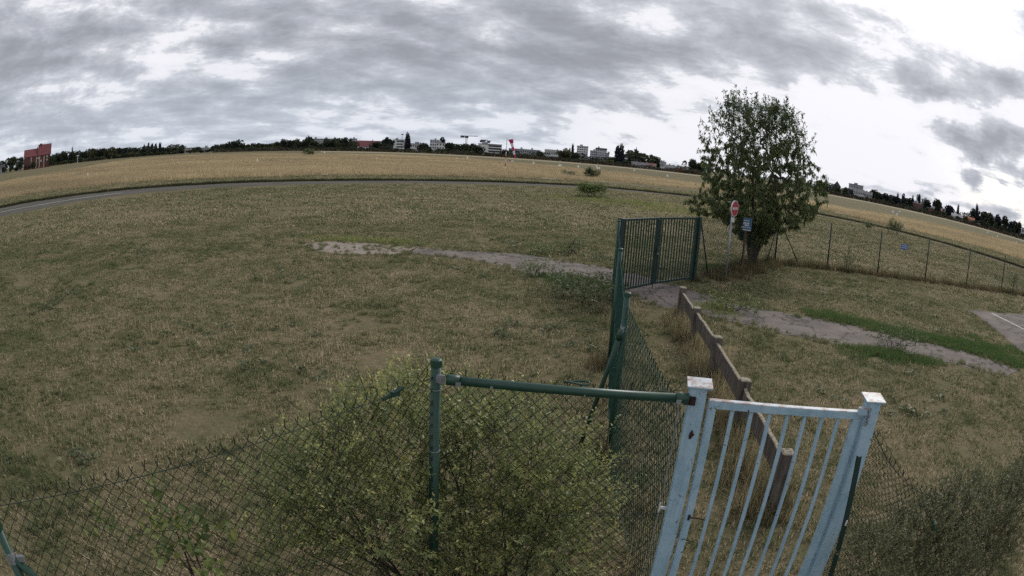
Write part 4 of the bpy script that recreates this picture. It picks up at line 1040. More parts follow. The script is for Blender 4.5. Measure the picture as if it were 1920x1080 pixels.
mb = MB(); mb.tube([d0 + (ray(958, 262).cross(Vector((0, 0, 1))).normalized() * .48 * math.cos(a) + Vector((0, .48 * math.sin(a), 0))) for a in np.linspace(0, 2 * PI, 16)], .03, 5, False); mb.tube([WB + Vector((0, 0, d0.z)), d0], .035, 6); mb.obj('swivel_frame', m_galv, ws)

# ------------------------------------------------------------------ runway markers
random.seed(21)
mk_m = None
MARK = [(164, 332.5, 'nearest white marker cone in the straw on the far left'), (482, 306, 'white marker cone left of centre in the straw'), (706, 299.5, 'white marker cone in the straw below the red roofed hall'),
        (608, 287, 'tiny white marker cone at the straw edge below the long slab'), (856, 300, 'white marker cone left of the windsock pole'), (876, 296.5, 'white marker cone nearest the windsock pole on its left'), (1000, 306.5, 'white marker cone right of the windsock on the mown strip'),
        (1048, 311.5, 'left one of a close pair of markers right of windsock'), (1051, 311.8, 'right one of a close pair of markers right of windsock'), (1084, 313.5, 'single white marker below the pale tower block'),
        (1118, 312.8, 'upper one of three clustered markers left of the tall poplar'), (1120, 316.2, 'lower left one of three clustered markers left of the tall poplar'), (1123.5, 316.4, 'lower right one of three clustered markers left of the tall poplar'),
        (1189, 320, 'white marker below the grey roofed long house'), (1251, 331, 'white marker below the red gabled house'),
        (1674, 398.5, 'left one of three markers right of the tree'), (1687, 397.5, 'upper one of three markers right of the tree'), (1682, 403.5, 'lowest one of three markers right of the tree'),
        (1852, 436, 'white marker below the dark wood on the far right'), (1870, 444, 'second white marker below the dark wood on the far right'), (1906, 457, 'white marker at the extreme right edge')]
for i, (px, py, lab) in enumerate(MARK):
    p = at(px, py); dd_ = math.hypot(p.x, p.y)
    if dd_ > 300: p *= 300 / dd_; dd_ = 300
    s = max(.16, min(.40, dd_ * .0021))
    if mk_m is None:
        mb = MB(); n = 12; prof = [(.95, 0), (.95, .12), (.8, .2), (.45, 1.2), (.25, 1.55), (0.05, 1.62)]
        V = [(r_ * math.cos(2 * PI * k / n), r_ * math.sin(2 * PI * k / n), z_) for r_, z_ in prof for k in range(n)]
        F = [(a * n + k, a * n + (k + 1) % n, (a + 1) * n + (k + 1) % n, (a + 1) * n + k) for a in range(len(prof) - 1) for k in range(n)] + [tuple((len(prof) - 1) * n + k for k in range(n))]
        mb.add(V, F); o = mb.obj('runway_marker', m_signwhite, None, True); mk_m = o.data
    else:
        o = bpy.data.objects.new('runway_marker', mk_m); COL.objects.link(o)
    o.location = (p.x, p.y, .0); o.scale = (s, s, s if dd_ > 160 else s * 2.2)
    tag(o, lab, 'marker', 'white runway markers')
# small red and white board beside the windsock
bp_ = at(959, 306); wbd = thing('marker_board', bp_, 'small red and white board right of the windsock pole foot', 'marker')
for k in range(3):
    mb = MB(); mb.box(bp_ + Vector((-.45 + .45 * k, 0, .75)), (.43, .06, .5)); mb.obj('panel', m_red if k == 0 else m_signwhite, wbd)
for k in (-1, 1):
    mb = MB(); mb.box(bp_ + Vector((.4 * k, .08, .3)), (.06, .06, .62)); mb.obj('leg', m_galv, wbd)

# ------------------------------------------------------------------ far skyline
BX = [0, 120, 245, 375, 480, 608, 751, 895, 1080, 1215, 1290, 1552, 1671, 1806, 1920]
BY = [325, 310, 294, 286, 282, 282.5, 284.5, 289.5, 304, 316, 326, 363, 387, 416, 448]
basey = lambda x: float(np.interp(x, BX, BY))
def farpos(x, r):
    d = ray(x, basey(x)); s = r / math.hypot(d.x, d.y); return Vector((d.x * s, d.y * s, 0))
def topz(x, y, r): return rng(x, y, r).z

# crown prototypes (unit height and width), built of leaf clumps
def crown(kind, seed, n=620):
    r = np.random.default_rng(seed); global RNG
    if kind == 'round': blobs = [((r.normal(0, .17), r.normal(0, .17), r.uniform(.35, .75)), r.uniform(.16, .30)) for _ in range(9)] + [((0, 0, .5), .34)]
    elif kind == 'broad': blobs = [((r.normal(0, .28), r.normal(0, .22), r.uniform(.3, .62)), r.uniform(.17, .27)) for _ in range(12)] + [((0, 0, .45), .3)]
    elif kind == 'poplar': blobs = [((r.normal(0, .06), r.normal(0, .06), z), .34 * math.sin(PI * (z * .82 + .12)) ** .7) for z in np.linspace(.06, .93, 13)]
    else: blobs = [((r.normal(0, .03), r.normal(0, .03), z), .42 * (1.02 - z) + .03) for z in np.linspace(.08, .97, 13)]
    w_ = np.array([b[1] ** 2 for b in blobs]); w_ /= w_.sum(); pk = r.choice(len(blobs), n, p=w_)
    C = np.array([b[0] for b in blobs])[pk]; R0 = np.array([b[1] for b in blobs])[pk]
    u = r.normal(0, 1, (n, 3)); u /= np.linalg.norm(u, axis=1)[:, None]
    sq = np.array([1, 1, .55 if kind in ('poplar', 'conifer') else .9])
    p = C + u * sq * (R0 * r.uniform(.6, 1.05, n))[:, None]; p[:, 2] = np.abs(p[:, 2])
    d = u + r.normal(0, .5, (n, 3))
    sz = r.uniform(.08, .17, n)
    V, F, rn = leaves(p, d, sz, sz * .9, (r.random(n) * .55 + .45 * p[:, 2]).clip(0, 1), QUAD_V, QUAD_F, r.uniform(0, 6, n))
    V = V * np.array([1, 1, 1 / max(.01, np.percentile(V[:, 2], 98))])
    return fast_mesh('crown', V, F, rnd=rn)
tv, tff = [], []
tm_ = MB(); tm_.tube([(0, 0, -.02), (0, 0, .3), (0, 0, .7)], [.035, .028, .012], 6, False)
trunk_me = bpy.data.meshes.new('trunk'); trunk_me.from_pydata([tuple(v) for v in tm_.v], [], tm_.f); trunk_me.materials.append(m_bark)
CR = {}
def crown_mesh(kind, var, mi):
    key = (kind, var, mi)
    if key not in CR:
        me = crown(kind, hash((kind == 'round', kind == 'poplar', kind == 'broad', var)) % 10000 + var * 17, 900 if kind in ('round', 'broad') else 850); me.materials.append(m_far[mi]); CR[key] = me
    return CR[key]
TREES = []
def far_tree(x, ytop, wpx, kind='round', mi=0, r=470, name='deciduous_tree'):
    p = farpos(x, r); h = max(2.5, topz(x, ytop, r)); 
    wm = wpx / 1200 * r * (1.0 if kind in ('round', 'broad') else 1.7)
    o = bpy.data.objects.new(name, None); COL.objects.link(o); o['local'] = 1
    o.location = (p.x, p.y, 0); o.rotation_euler = (0, 0, random.uniform(0, 2 * PI))
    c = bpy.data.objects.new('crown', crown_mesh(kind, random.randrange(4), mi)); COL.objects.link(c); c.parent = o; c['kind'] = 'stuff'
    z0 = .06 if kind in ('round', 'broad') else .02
    c.location = (0, 0, h * z0); c.scale = (wm, wm, h * (1 - z0))
    t = bpy.data.objects.new('trunk', trunk_me); COL.objects.link(t); t.parent = o; t.scale = (h * .8, h * .8, h * .8)
    TREES.append((x, kind, mi, ytop, o)); return o

# named buildings first (x0, x1, ytop, distance...) so that tree labels can refer to them
LAND = []
m_wall = {n: M('far wall ' + n, c, tuple(v * .86 for v in c), scale=.3, rough=.9) for n, c in dict(
    white=(.72, .72, .715), grey=(.42, .43, .45), cream=(.58, .53, .44), brick=(.18, .075, .065), red=(.30, .05, .05), pale=(.60, .61, .63), dark=(.10, .10, .11), lilac=(.46, .465, .50)).items()}
m_roof = {n: M('far roof ' + n, c, tuple(v * .8 for v in c), scale=.4, rough=.9) for n, c in dict(
    grey=(.17, .17, .18), red=(.165, .055, .058), orange=(.36, .15, .09), dark=(.07, .065, .075), brown=(.16, .09, .08), flat=(.30, .30, .31)).items()}
m_glass = M('far window glass', (.045, .052, .065), (.03, .035, .045), scale=.5, rough=.2, spec=.5)
def building(name, label, x0, x1, ytop, r, wall, roof='flat', kind='flat', floors=4, cols=8, depth=12, roofh=None, winw=.5, winh=.5, base_z=0, strip=False, cat='building', extra=None, turn=0.0, winmat=None):
    """front wall spans x0..x1 px as seen from the field; built with real metres at distance r"""
    a, b = farpos(x0, r), farpos(x1, r); mid_ = (a + b) / 2; W = (b - a).length; Hh = max(2.4, topz((x0 + x1) / 2, ytop, r))
    d = (b - a).normalized(); rz = math.atan2(d.y, d.x) + turn; d = Vector((math.cos(rz), math.sin(rz), 0)); n = Vector((-d.y, d.x, 0))
    t = thing(name, mid_, label, cat); LAND.append(((x0 + x1) / 2, label, name))
    rh = roofh if roofh is not None else (0.6 if kind == 'flat' else Hh * .38)
    wh = Hh - rh
    def pt(u, v, z): return mid_ + d * u + n * v + Vector((0, 0, z))
    mb = MB(); mb.box(pt(0, depth / 2, wh / 2), (W, depth, wh), rz); wl = mb.obj('wall', m_wall[wall], t)
    if kind == 'flat':
        mb = MB(); mb.box(pt(0, depth / 2, wh + rh / 2 + .01), (W + .5, depth + .5, rh), rz); ro = mb.obj('roof', m_roof[roof], t)
        for k in range(max(1, int(W / 14))):
            mb = MB(); u = random.uniform(-.38, .38) * W; mb.box(pt(u, depth / 2, wh + rh + .75), (random.uniform(1.5, 4), 3, 1.4), rz); mb.obj('roof_hut', m_wall['grey'], ro)
    elif kind == 'gable':        # ridge along the front
        e = .5; A = [pt(-W / 2 - e, -e, wh), pt(W / 2 + e, -e, wh), pt(W / 2 + e, depth + e, wh), pt(-W / 2 - e, depth + e, wh), pt(-W / 2 - e, depth / 2, Hh), pt(W / 2 + e, depth / 2, Hh)]
        mb = MB(); mb.add(A, [(0, 1, 5, 4), (2, 3, 4, 5), (0, 4, 3), (1, 2, 5), (0, 3, 2, 1)]); ro = mb.obj('roof', m_roof[roof], t)
        mb = MB(); u = random.uniform(-.3, .3) * W; mb.box(pt(u, depth / 2, Hh + .3), (.7, .7, 1.4), rz); mb.obj('chimney', m_wall['brick'], ro)
    elif kind == 'front':        # gable end faces the field
        A = [pt(-W / 2, -.02, wh), pt(W / 2, -.02, wh), pt(0, -.02, Hh - .1), pt(-W / 2, depth, wh), pt(W / 2, depth, wh), pt(0, depth, Hh - .1)]
        mb = MB(); mb.add(A, [(0, 1, 2), (4, 3, 5), (0, 3, 4, 1), (0, 2, 5, 3), (1, 4, 5, 2)]); mb.obj('gable', m_wall[wall], t)
        e = .35; A = [pt(-W / 2 - e, -e, wh - e), pt(0, -e, Hh), pt(W / 2 + e, -e, wh - e), pt(-W / 2 - e, depth + e, wh - e), pt(0, depth + e, Hh), pt(W / 2 + e, depth + e, wh - e)]
        B_ = [q + Vector((0, 0, .22)) for q in A]
        mb = MB(); mb.add(A + B_, [(6, 7, 10, 9), (7, 8, 11, 10), (1, 0, 3, 4), (2, 1, 4, 5), (0, 1, 7, 6), (1, 2, 8, 7), (3, 9, 10, 4), (4, 10, 11, 5), (0, 6, 9, 3), (2, 5, 11, 8)]); mb.obj('roof', m_roof[roof], t)
    wm_ = None
    fh = wh / floors; cw = W / cols
    for fl in range(floors):
        if strip:
            mb = MB(); mb.box(pt(W * .12, -.04, fh * (fl + .55)), (W * .7, .1, fh * winh), rz); st_ = mb.obj('window_band', m_glass, t)
            continue
        for c_ in range(cols):
            loc = pt(-W / 2 + cw * (c_ + .5), -.04, fh * (fl + .55))
            if wm_ is None:
                mb = MB(); mb.box((0, 0, 0), (cw * winw, .1, fh * winh), rz); wm_ = mb.obj('window', winmat or m_glass, t); wm_.location = loc
            else:
                o = wm_.copy(); COL.objects.link(o); o.location = loc
    if extra: extra(t, pt, W, wh, Hh, d, n, rz, depth)
    return t
def mansion(t, pt, W, wh, Hh, d, n, rz, depth):
    # raised right half of the roof with small ridge turret and pale wall piers
    e = .8; x0_, x1_ = W * .02, W / 2 + .6; zb, zt_ = wh * 1.0, Hh + 2.3
    A = [pt(x0_, -e, zb), pt(x1_, -e, zb), pt(x1_, depth + e, zb), pt(x0_, depth + e, zb), pt(x0_, depth / 2, zt_), pt(x1_, depth / 2, zt_)]
    mb = MB(); mb.add(A, [(0, 1, 5, 4), (2, 3, 4, 5), (0, 4, 3), (1, 2, 5), (0, 3, 2, 1)]); mb.obj('roof_wing', m_roof['red'], t)
    mb = MB(); mb.box(pt(W * .12, depth / 2, Hh + 2.2), (2.2, 2.2, 1.6), rz); mb.obj('ridge_turret', m_roof['red'], t)
    for u in (-.22, -.02, .10, .27):
        mb = MB(); mb.box(pt(u * W, -.25, wh * .48), (.75, .4, wh * .92), rz); mb.obj('pale_pier', m_wall['cream'], t)
    for u, z_ in ((.38, .86), (.16, .55), (.38, .6), (.05, .8)):
        mb = MB(); mb.box(pt(u * W, -.12, wh * z_), (1.2, .2, wh * .16), rz); mb.obj('window', m_wall['cream'], t)
B = building
B('house', 'small grey house at the extreme left edge of the treeline', -4, 8, 309, 440, 'grey', 'dark', 'gable', 2, 2, 8)
B('house', 'narrow white house between trees left of the red mansion', 28, 36, 305, 445, 'white', 'grey', 'flat', 2, 1, 6)
B('mansion', 'big red brick mansion with steep red roofs on the far left', 44, 93, 278, 430, 'brick', 'red', 'gable', 3, 9, 13, winw=.35, winh=.4, extra=mansion)
B('apartment_block', 'small white block behind trees in the left treeline', 339, 361, 277, 520, 'white', 'flat', 'flat', 3, 6, 10)
B('apartment_block', 'second smaller white block right of the small white left block', 373, 391, 276.5, 520, 'pale', 'flat', 'flat', 3, 5, 10)
B('apartment_slab', 'long pale apartment slab above trees left of centre', 584, 637, 259.8, 640, 'lilac', 'flat', 'flat', 7, 20, 12, winw=.55, winh=.42)
B('apartment_slab', 'right part of the pale slab, a separate block before the red roof', 655, 668, 259.5, 640, 'lilac', 'flat', 'flat', 7, 5, 12, winw=.55, winh=.42)
B('hall', 'long hall with a dark red roof left of the tall dark poplar', 667, 712, 263.5, 560, 'pale', 'red', 'gable', 2, 10, 16, roofh=5.2)
B('office_building', 'flat white office with a roof mast beside the tall dark poplar', 737, 757, 261.5, 560, 'white', 'grey', 'flat', 4, 4, 10, strip=True)
B('house', 'low cream house at the foot of the tall dark poplar', 757, 768, 273.5, 500, 'cream', 'flat', 'flat', 1, 3, 8)
B('house', 'pale low building right of the tall dark poplar', 769, 787, 269, 520, 'pale', 'grey', 'flat', 2, 5, 8)
B('apartment_block', 'stepped white apartment block with terraces, upper part behind', 805, 822, 262, 560, 'pale', 'flat', 'flat', 4, 4, 10)
B('apartment_block', 'bright white block with dark windows in front of stepped block', 817, 833, 267, 520, 'white', 'flat', 'flat', 3, 3, 10)
B('school_building', 'white building with dark window bands left of the windsock', 905, 941, 270, 520, 'white', 'grey', 'flat', 4, 6, 14, strip=True, winh=.62, turn=.35)
B('long_building', 'long low pale roofline right of the windsock pole', 953, 1012, 279.5, 600, 'grey', 'flat', 'flat', 2, 14, 10)
B('long_building', 'white terrace with grey roof right of the windsock sock', 1021, 1051, 280.5, 560, 'pale', 'grey', 'gable', 2, 9, 10, roofh=2.0)
B('house', 'flat roofed house left of the white tower block', 1054, 1066, 280, 600, 'cream', 'brown', 'flat', 3, 4, 9)
B('tower_block', 'white tower block with dark balconies, left of the two towers', 1080, 1101, 273.5, 620, 'white', 'flat', 'flat', 7, 5, 14, winw=.7, winh=.45)
B('tower_block', 'pale tower block with a dark rounded roof, right of the two towers', 1115, 1136, 277.5, 620, 'pale', 'dark', 'flat', 6, 6, 14, roofh=1.6)
B('tower_block', 'lower grey wing between the two pale tower blocks', 1105, 1115, 282, 610, 'lilac', 'flat', 'flat', 5, 3, 12)
B('tower_block', 'low grey wing at the right side of the pale tower', 1136, 1141, 287, 610, 'lilac', 'dark', 'flat', 4, 2, 12)
B('house', 'small white steep gabled house below the white tower', 1081.5, 1093, 292, 460, 'white', 'dark', 'front', 1, 2, 8, roofh=3.6)
B('row_house', 'long grey roofed house at the field edge right of the poplars', 1184, 1204, 303.2, 455, 'pale', 'grey', 'gable', 1, 6, 9, roofh=2.6)
B('row_house', 'cream gabled house next to the long grey roofed house', 1204, 1213, 305, 455, 'cream', 'grey', 'gable', 1, 3, 9, roofh=2)
B('row_house', 'pale low house in the middle of the house row', 1213, 1229, 306, 455, 'cream', 'brown', 'gable', 1, 4, 9, roofh=1.8)
B('row_house', 'taller grey house behind the house row near the red house', 1237, 1247, 302.5, 490, 'pale', 'grey', 'gable', 2, 3, 9)
B('row_house', 'wide greyish house just left of the red house', 1246, 1262, 309, 455, 'grey', 'grey', 'gable', 1, 4, 9, roofh=2)
B('red_house', 'bright red gabled house near the big tree left edge', 1270, 1282, 313, 450, 'red', 'dark', 'front', 2, 2, 9, roofh=3)
B('row_house', 'cream house with grey roof attached right of the red house', 1282, 1294, 314, 452, 'cream', 'grey', 'gable', 1, 3, 9, roofh=2.2)
B('row_house', 'low grey shed roof right of the red house by the tree', 1295, 1306, 318, 452, 'grey', 'grey', 'gable', 1, 2, 8, roofh=2)
B('house', 'dark hipped roof house emerging right of the big tree', 1561, 1575, 339.5, 520, 'dark', 'dark', 'front', 2, 3, 10, roofh=4)
B('long_building', 'long dark flat building on the right skyline', 1590, 1617, 345.5, 560, 'lilac', 'dark', 'flat', 3, 9, 12)
B('row_house', 'pale terrace below the long dark right building', 1600, 1619, 354, 480, 'pale', 'grey', 'gable', 2, 6, 9, roofh=2.4)
B('row_house', 'second pale terrace further right with greyish roof', 1620, 1634, 359, 480, 'grey', 'grey', 'gable', 2, 4, 9, roofh=2.4)
B('row_house', 'small cream house left below the pale right terraces', 1577, 1586, 354, 470, 'cream', 'grey', 'gable', 1, 2, 8, roofh=2)
B('house', 'brick bungalow with pale roof edge among right hand trees', 1711, 1727, 380, 455, 'brick', 'flat', 'flat', 1, 3, 9)
B('apartment_block', 'white block behind conifers on the right skyline', 1726, 1742, 373.5, 560, 'pale', 'flat', 'flat', 3, 4, 10)
B('house', 'brownish house with grey flat roof right of brick bungalow', 1738, 1751, 389, 455, 'brick', 'grey', 'flat', 2, 3, 9)
B('house', 'tiny brick hut between dark trees on the right', 1764, 1771, 395, 455, 'brick', 'orange', 'flat', 1, 1, 6)
B('house', 'white walled house with pale roof on the right side', 1784, 1804, 401, 450, 'white', 'flat', 'gable', 1, 4, 9, roofh=1.8)
B('house', 'orange tiled roof house before the dark right wood', 1809, 1826, 406.5, 448, 'brick', 'orange', 'gable', 1, 3, 10, roofh=2.6)
B('house', 'pale small building at the extreme right edge', 1914, 1932, 428, 450, 'pale', 'grey', 'flat', 2, 3, 9)

# cranes and masts
def crane(x, ytop, r, jib_l, jib_r, label):
    p = farpos(x, r); h = topz(x, ytop, r); t = thing('tower_crane', p, label, 'crane')
    d = Vector((p.y, -p.x, 0)).normalized()
    mb = MB()
    for a in (-.7, .7):
        for b in (-.7, .7): mb.tube([p + Vector((a, b, 0)), p + Vector((a, b, h - 1.5))], .16, 4)
    for k in range(int(h / 2.5)):
        s = 1 if k % 2 else -1; z = k * 2.5
        mb.tube([p + Vector((-.7 * s, -.7, z)), p + Vector((.7 * s, -.7, z + 2.4))], .1, 4); mb.tube([p + Vector((-.7 * s, .7, z)), p + Vector((.7 * s, .7, z + 2.4))], .1, 4)
    mb.obj('mast', m_wall['grey'], t)
    mb = MB(); mb.box(p + Vector((0, 0, h - .8)), (3.4, 2.2, 2.4)); mb.obj('cab', m_wall['dark'], t)
    mb = MB(); mb.tube([p + d * -jib_l + Vector((0, 0, h)), p + d * jib_r + Vector((0, 0, h + .4))], .32, 5); mb.obj('jib', m_wall['dark'], t)
    mb = MB(); mb.box(p - d * (jib_l - 1.0) + Vector((0, 0, h - .7)), (4.2, 2, 2.2), math.atan2(d.y, d.x)); mb.obj('counterweight', m_wall['dark'], t)
    return t
crane(873, 255, 650, 5.2, 11, 'tallest tower crane on the skyline, left of the white school building')
crane(914.5, 264.5, 700, 8.5, 3, 'small tower crane right above the roof of the white school building')
crane(906, 262.5, 760, 3, 4, 'smallest tower crane just left above the white school building')
def mast(x, yt, r, label, m=None):
    p = farpos(x, r); h = topz(x, yt, r); t = thing('floodlight_mast', p, label, 'mast')
    mb = MB(); mb.tube([p, p + Vector((0, 0, h))], [.22, .14], 6); mb.obj('pole', m or m_wall['pale'], t)
    mb = MB(); mb.box(p + Vector((0, 0, h)), (2.2, .5, .8), -math.atan2(p.x, p.y)); mb.obj('lamp_head', m or m_wall['pale'], t)
mast(145, 292, 425, 'pale mast with lamp head before the left wood')
mast(332, 271.5, 480, 'thin mast rising above the left treeline near the small white block', m_wall['dark'])
mast(752.5, 252, 560, 'thin mast on the white office left of the tall dark poplar', m_wall['dark'])
mast(1173, 297, 455, 'white mast right of the tall poplar pair')

# treeline: skyline heights read off along the horizon
SKY = [(0, 304), (19, 297), (34, 297), (44, 296), (96, 291), (117, 285), (145, 284), (175, 280), (200, 277), (240, 277), (262, 277), (312, 277), (340, 277), (362, 276), (400, 273), (420, 270), (437, 266), (457, 270), (476, 269.5), (497, 270), (515, 270), (532, 263), (550, 264), (566, 268), (578, 259), (600, 270), (612, 262), (630, 268), (644, 260.5), (656, 264), (680, 276), (700, 272), (712, 266), (725, 261), (742, 266), (752, 271), (785, 273), (795, 268), (828, 265), (845, 270), (857, 270), (890, 271), (910, 279), (940, 281), (980, 276), (1002, 282), (1030, 287), (1055, 284), (1068, 282), (1085, 291), (1100, 294), (1122, 293), (1137, 294), (1150, 296), (1180, 291), (1195, 286), (1210, 289), (1227, 296), (1245, 303), (1265, 297), (1285, 296), (1300, 301),
       (1330, 308), (1400, 322), (1500, 334), (1552, 345), (1590, 354), (1628, 353), (1640, 357), (1649, 362), (1673, 367), (1700, 373), (1735, 376), (1755, 376), (1774, 384), (1782, 387), (1795, 388), (1815, 391), (1840, 398), (1855, 402), (1881, 404), (1891, 411), (1907, 416), (1925, 422)]
sx_ = [a for a, _ in SKY]; sy_ = [b for _, b in SKY]
skyy = lambda x: float(np.interp(x, sx_, sy_))
random.seed(5)
# distinct trees
far_tree(134, 278.5, 5, 'conifer', 3, 470, 'conifer_tree')
for x, y, w_ in ((269, 272.5, 3.5), (277, 270, 4.5), (284, 270.5, 5), (291, 270.5, 5), (299, 268.8, 5)): far_tree(x, y, w_, 'poplar', 3, 500, 'poplar_tree')
far_tree(437, 264.5, 26, 'broad', 0, 470); far_tree(532, 262, 14, 'round', 0, 470); far_tree(551, 262.5, 20, 'broad', 1, 480)
for x, y, w_ in ((574, 258.5, 5), (578, 257, 5), (582, 258, 5), (586, 262, 6)): far_tree(x, y, w_, 'poplar', 0, 470, 'poplar_tree')
far_tree(763, 251.8, 8.5, 'poplar', 3, 480, 'poplar_tree')
far_tree(828, 259.5, 14, 'round', 3, 540); far_tree(612, 261, 13, 'round', 0, 475); far_tree(626, 260, 6, 'poplar', 0, 475, 'poplar_tree'); far_tree(645, 259.5, 18, 'round', 0, 470); far_tree(656, 261, 5, 'poplar', 0, 475, 'poplar_tree'); far_tree(725, 259, 12, 'round', 0, 470)
far_tree(1067, 279, 3, 'poplar', 3, 500, 'poplar_tree'); far_tree(1072, 272.5, 4, 'poplar', 3, 520, 'poplar_tree')
far_tree(1157, 276, 9, 'poplar', 3, 458, 'poplar_tree'); far_tree(1163, 273.5, 8, 'poplar', 3, 456, 'poplar_tree')
far_tree(1195, 285, 44, 'broad', 1, 500); far_tree(1227, 294, 26, 'broad', 1, 495); far_tree(1144, 300.5, 13, 'round', 4, 440); far_tree(1191, 281, 4, 'conifer', 0, 520, 'conifer_tree')
for x, y, w_ in ((1682, 363.5, 5), (1692, 364, 8), (1710, 367.5, 6), (1721, 365.5, 9)): far_tree(x, y, w_, 'round', 3, 470)
far_tree(1830, 385.5, 7, 'poplar', 3, 470, 'poplar_tree'); far_tree(1755, 374.5, 20, 'round', 0, 470); far_tree(1795, 385.5, 5, 'poplar', 0, 470, 'poplar_tree')
def blocked(x):   # keep house fronts visible
    for a, b in ((40, 96), (337, 362), (372, 392), (667, 700), (736, 787), (803, 834), (903, 942), (953, 1012), (1020, 1052), (1079, 1103), (1104, 1142), (1152, 1168), (1182, 1306), (1560, 1580), (1588, 1636), (1710, 1728), (1737, 1752), (1763, 1772), (1783, 1827), (1912, 1925)):
        if a < x < b: return True
    return False
x = -12
while x < 1932:
    y = skyy(x); bl = blocked(x)
    hpx = basey(x) - y; wpx = random.uniform(.75, 1.25) * max(9, min(20, hpx * .95))
    if 1306 < x < 1556:
        x += wpx * 1.4; continue
    kind = random.choice(('round', 'round', 'broad')); mi = random.choice((0, 0, 1, 1, 0, 2))
    if not bl:
        far_tree(x, y + random.uniform(-.8, 2.0), wpx * 1.25, kind, mi if x < 1640 else random.choice((0, 0, 3, 1)), 470 + random.uniform(-18, 25))
    x += wpx * random.uniform(.55, .8)
# lower front trees and bushes
x = -8
while x < 1932:
    if 1310 < x < 1550: x += 12; continue
    hpx = basey(x) - skyy(x); inb = blocked(x)
    frac = random.uniform(.28, .5) if not inb else random.uniform(.25, .42)
    wpx = random.uniform(8, 15)
    if not (40 < x < 96 and random.random() < .55) and not (1168 < x < 1300 and random.random() < .8):
        far_tree(x, basey(x) - hpx * frac, wpx, 'broad', random.choice((1, 2, 0, 1)), 440 + random.uniform(-12, 6), 'low_tree')
    x += wpx * random.uniform(.9, 1.4)
for px, py, w_ in ((38, 303, 14), (97, 292, 14), (62, 304, 11), (1296, 300, 18), (1310, 304, 24), (1545, 342, 26), (1570, 352, 16)):
    far_tree(px, py, w_, 'broad', 1, 425 if px < 110 else 445)
print('far trees', len(TREES))
# give each far tree a label by its neighbour landmark
LM = sorted(LAND, key=lambda q: q[0]); ORD = ['first', 'second', 'third', 'fourth', 'fifth', 'sixth', 'seventh', 'eighth', 'ninth', 'tenth', 'eleventh', 'twelfth', 'thirteenth', 'fourteenth', 'fifteenth', 'sixteenth', 'seventeenth', 'eighteenth', 'nineteenth', 'twentieth']
SHORT = {id(q): q for q in LM}
KW = {'round': 'round', 'broad': 'broad', 'poplar': 'slender', 'conifer': 'pointed'}
TN = ['dark green', 'mid green', 'olive', 'blackish', 'yellow green']
NICE = [(4, 'grey house at the left edge'), (68, 'red mansion'), (350, 'small white left block'), (610, 'long pale slab'), (690, 'red roofed hall'), (747, 'white office with mast'), (825, 'bright white block'), (923, 'white school building'), (1036, 'white terrace right of the windsock'), (1090, 'white tower block'), (1126, 'dark roofed tower'), (1276, 'red gabled house'), (1568, 'dark hipped house'), (1604, 'long dark right building'), (1718, 'brick bungalow'), (1794, 'white walled right house'), (1818, 'orange roofed house'), (1922, 'pale building at right edge')]
grp = {}
for (x, kind, mi, yt, o) in TREES:
    j = min(range(len(NICE)), key=lambda k: abs(NICE[k][0] - x)); sd_ = 'left' if x < NICE[j][0] else 'right'
    low = 'low ' if o.name.startswith('low_tree') else ''
    grp.setdefault((j, sd_, low, kind, mi), []).append((abs(x - NICE[j][0]), o))
for (j, sd_, low, kind, mi), lst in grp.items():
    lst.sort(key=lambda q: q[0])
    for k, (_, o) in enumerate(lst):
        rank = '' if len(lst) == 1 else (' nearest' if k == 0 else ' ' + ORD[k] + ' nearest')
        word = {'poplar': 'poplar', 'conifer': 'conifer'}.get(kind, 'tree')
        tag(o, f'{low}{TN[mi]} {KW[kind]} {word}{rank} {sd_} of the {NICE[j][1]}', 'tree', 'trees of the far treeline')

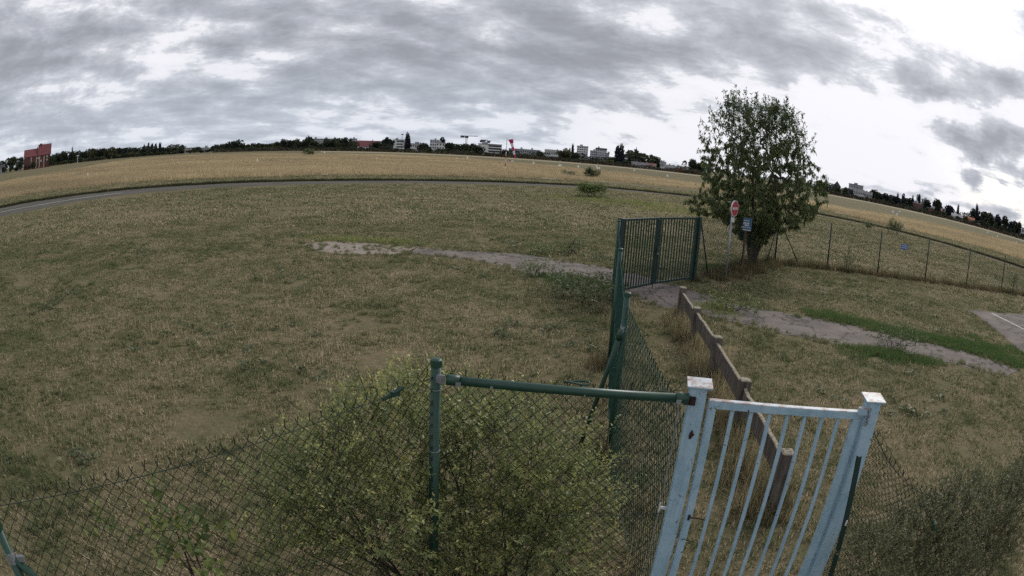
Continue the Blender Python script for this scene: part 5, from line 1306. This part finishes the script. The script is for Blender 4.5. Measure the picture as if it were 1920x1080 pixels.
# dark hedge band and far wood mass along the foot of the treeline
def band(name, xs, r, h0, h1, n, size, mat, label, cat):
    P_ = []
    for _ in range(n):
        x = RNG.uniform(xs[0], xs[1]); rr = r + RNG.uniform(-4, 4); p = farpos(x, rr); P_.append((p.x, p.y, RNG.uniform(0, 1) ** 1.2 * (h0 + (h1 - h0) * (.5 + .5 * math.sin(x * .11) * math.sin(x * .037)))))
    P_ = np.array(P_); n = len(P_)
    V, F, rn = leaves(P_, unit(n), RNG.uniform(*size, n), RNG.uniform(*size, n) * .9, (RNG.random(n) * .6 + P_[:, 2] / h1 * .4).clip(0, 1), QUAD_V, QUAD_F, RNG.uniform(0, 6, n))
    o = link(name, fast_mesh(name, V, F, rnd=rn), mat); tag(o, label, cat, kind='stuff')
band('field_hedge', (880, 1330), 418, 1.2, 2.6, 5200, (.5, 1.0), m_hedge, 'dark brownish hedge along the far field edge right of centre', 'hedge')
band('field_hedge', (1535, 1935), 415, 1.2, 2.8, 5200, (.5, 1.0), m_hedge, 'dark brownish hedge along the far field edge on the right', 'hedge')
band('field_hedge', (400, 880), 425, 1.0, 2.4, 5000, (.5, 1.0), m_hedge, 'dark brownish hedge along the far field edge left of centre', 'hedge')
band('far_wood', (90, 345), 500, 4.5, 8.5, 7000, (.8, 1.6), m_far[0], 'dark continuous wood behind the left treeline', 'wood')
band('far_wood', (390, 1320), 590, 3.5, 6.0, 9000, (.9, 1.8), m_far[0], 'dark continuous wood behind the middle treeline', 'wood')
band('far_wood', (1540, 1935), 500, 5.5, 8.0, 9000, (.8, 1.6), m_far[3], 'dark continuous wood behind the right treeline', 'wood')
# a low hill far off on the right
hl_ = MB(); Rh = 3200; pr = []
m_hill = M('distant hill', (.16, .19, .22), (.13, .16, .19), scale=.004, rough=1)  # haze over the distance painted in as a blue-grey base colour
for a in np.linspace(-10, 62, 80):
    hh = 9 + 5 * math.sin(a * .21 + 1) + 4 * math.sin(a * .57) + 9 * (a > 15) * math.sin((a - 15) * .05)
    pr.append((math.radians(a), max(6, hh)))
V = []; F = []
for a, hh in pr:
    V += [(Rh * math.sin(a), Rh * math.cos(a), 0), ((Rh + 250) * math.sin(a), (Rh + 250) * math.cos(a), hh), ((Rh + 700) * math.sin(a), (Rh + 700) * math.cos(a), 0)]
for i in range(len(pr) - 1):
    for k in range(2): F.append((i * 3 + k, i * 3 + 3 + k, i * 3 + 4 + k, i * 3 + 1 + k))
hl_.add(V, F); ho = hl_.obj('hill', m_hill, None, True); ho['kind'] = 'structure'
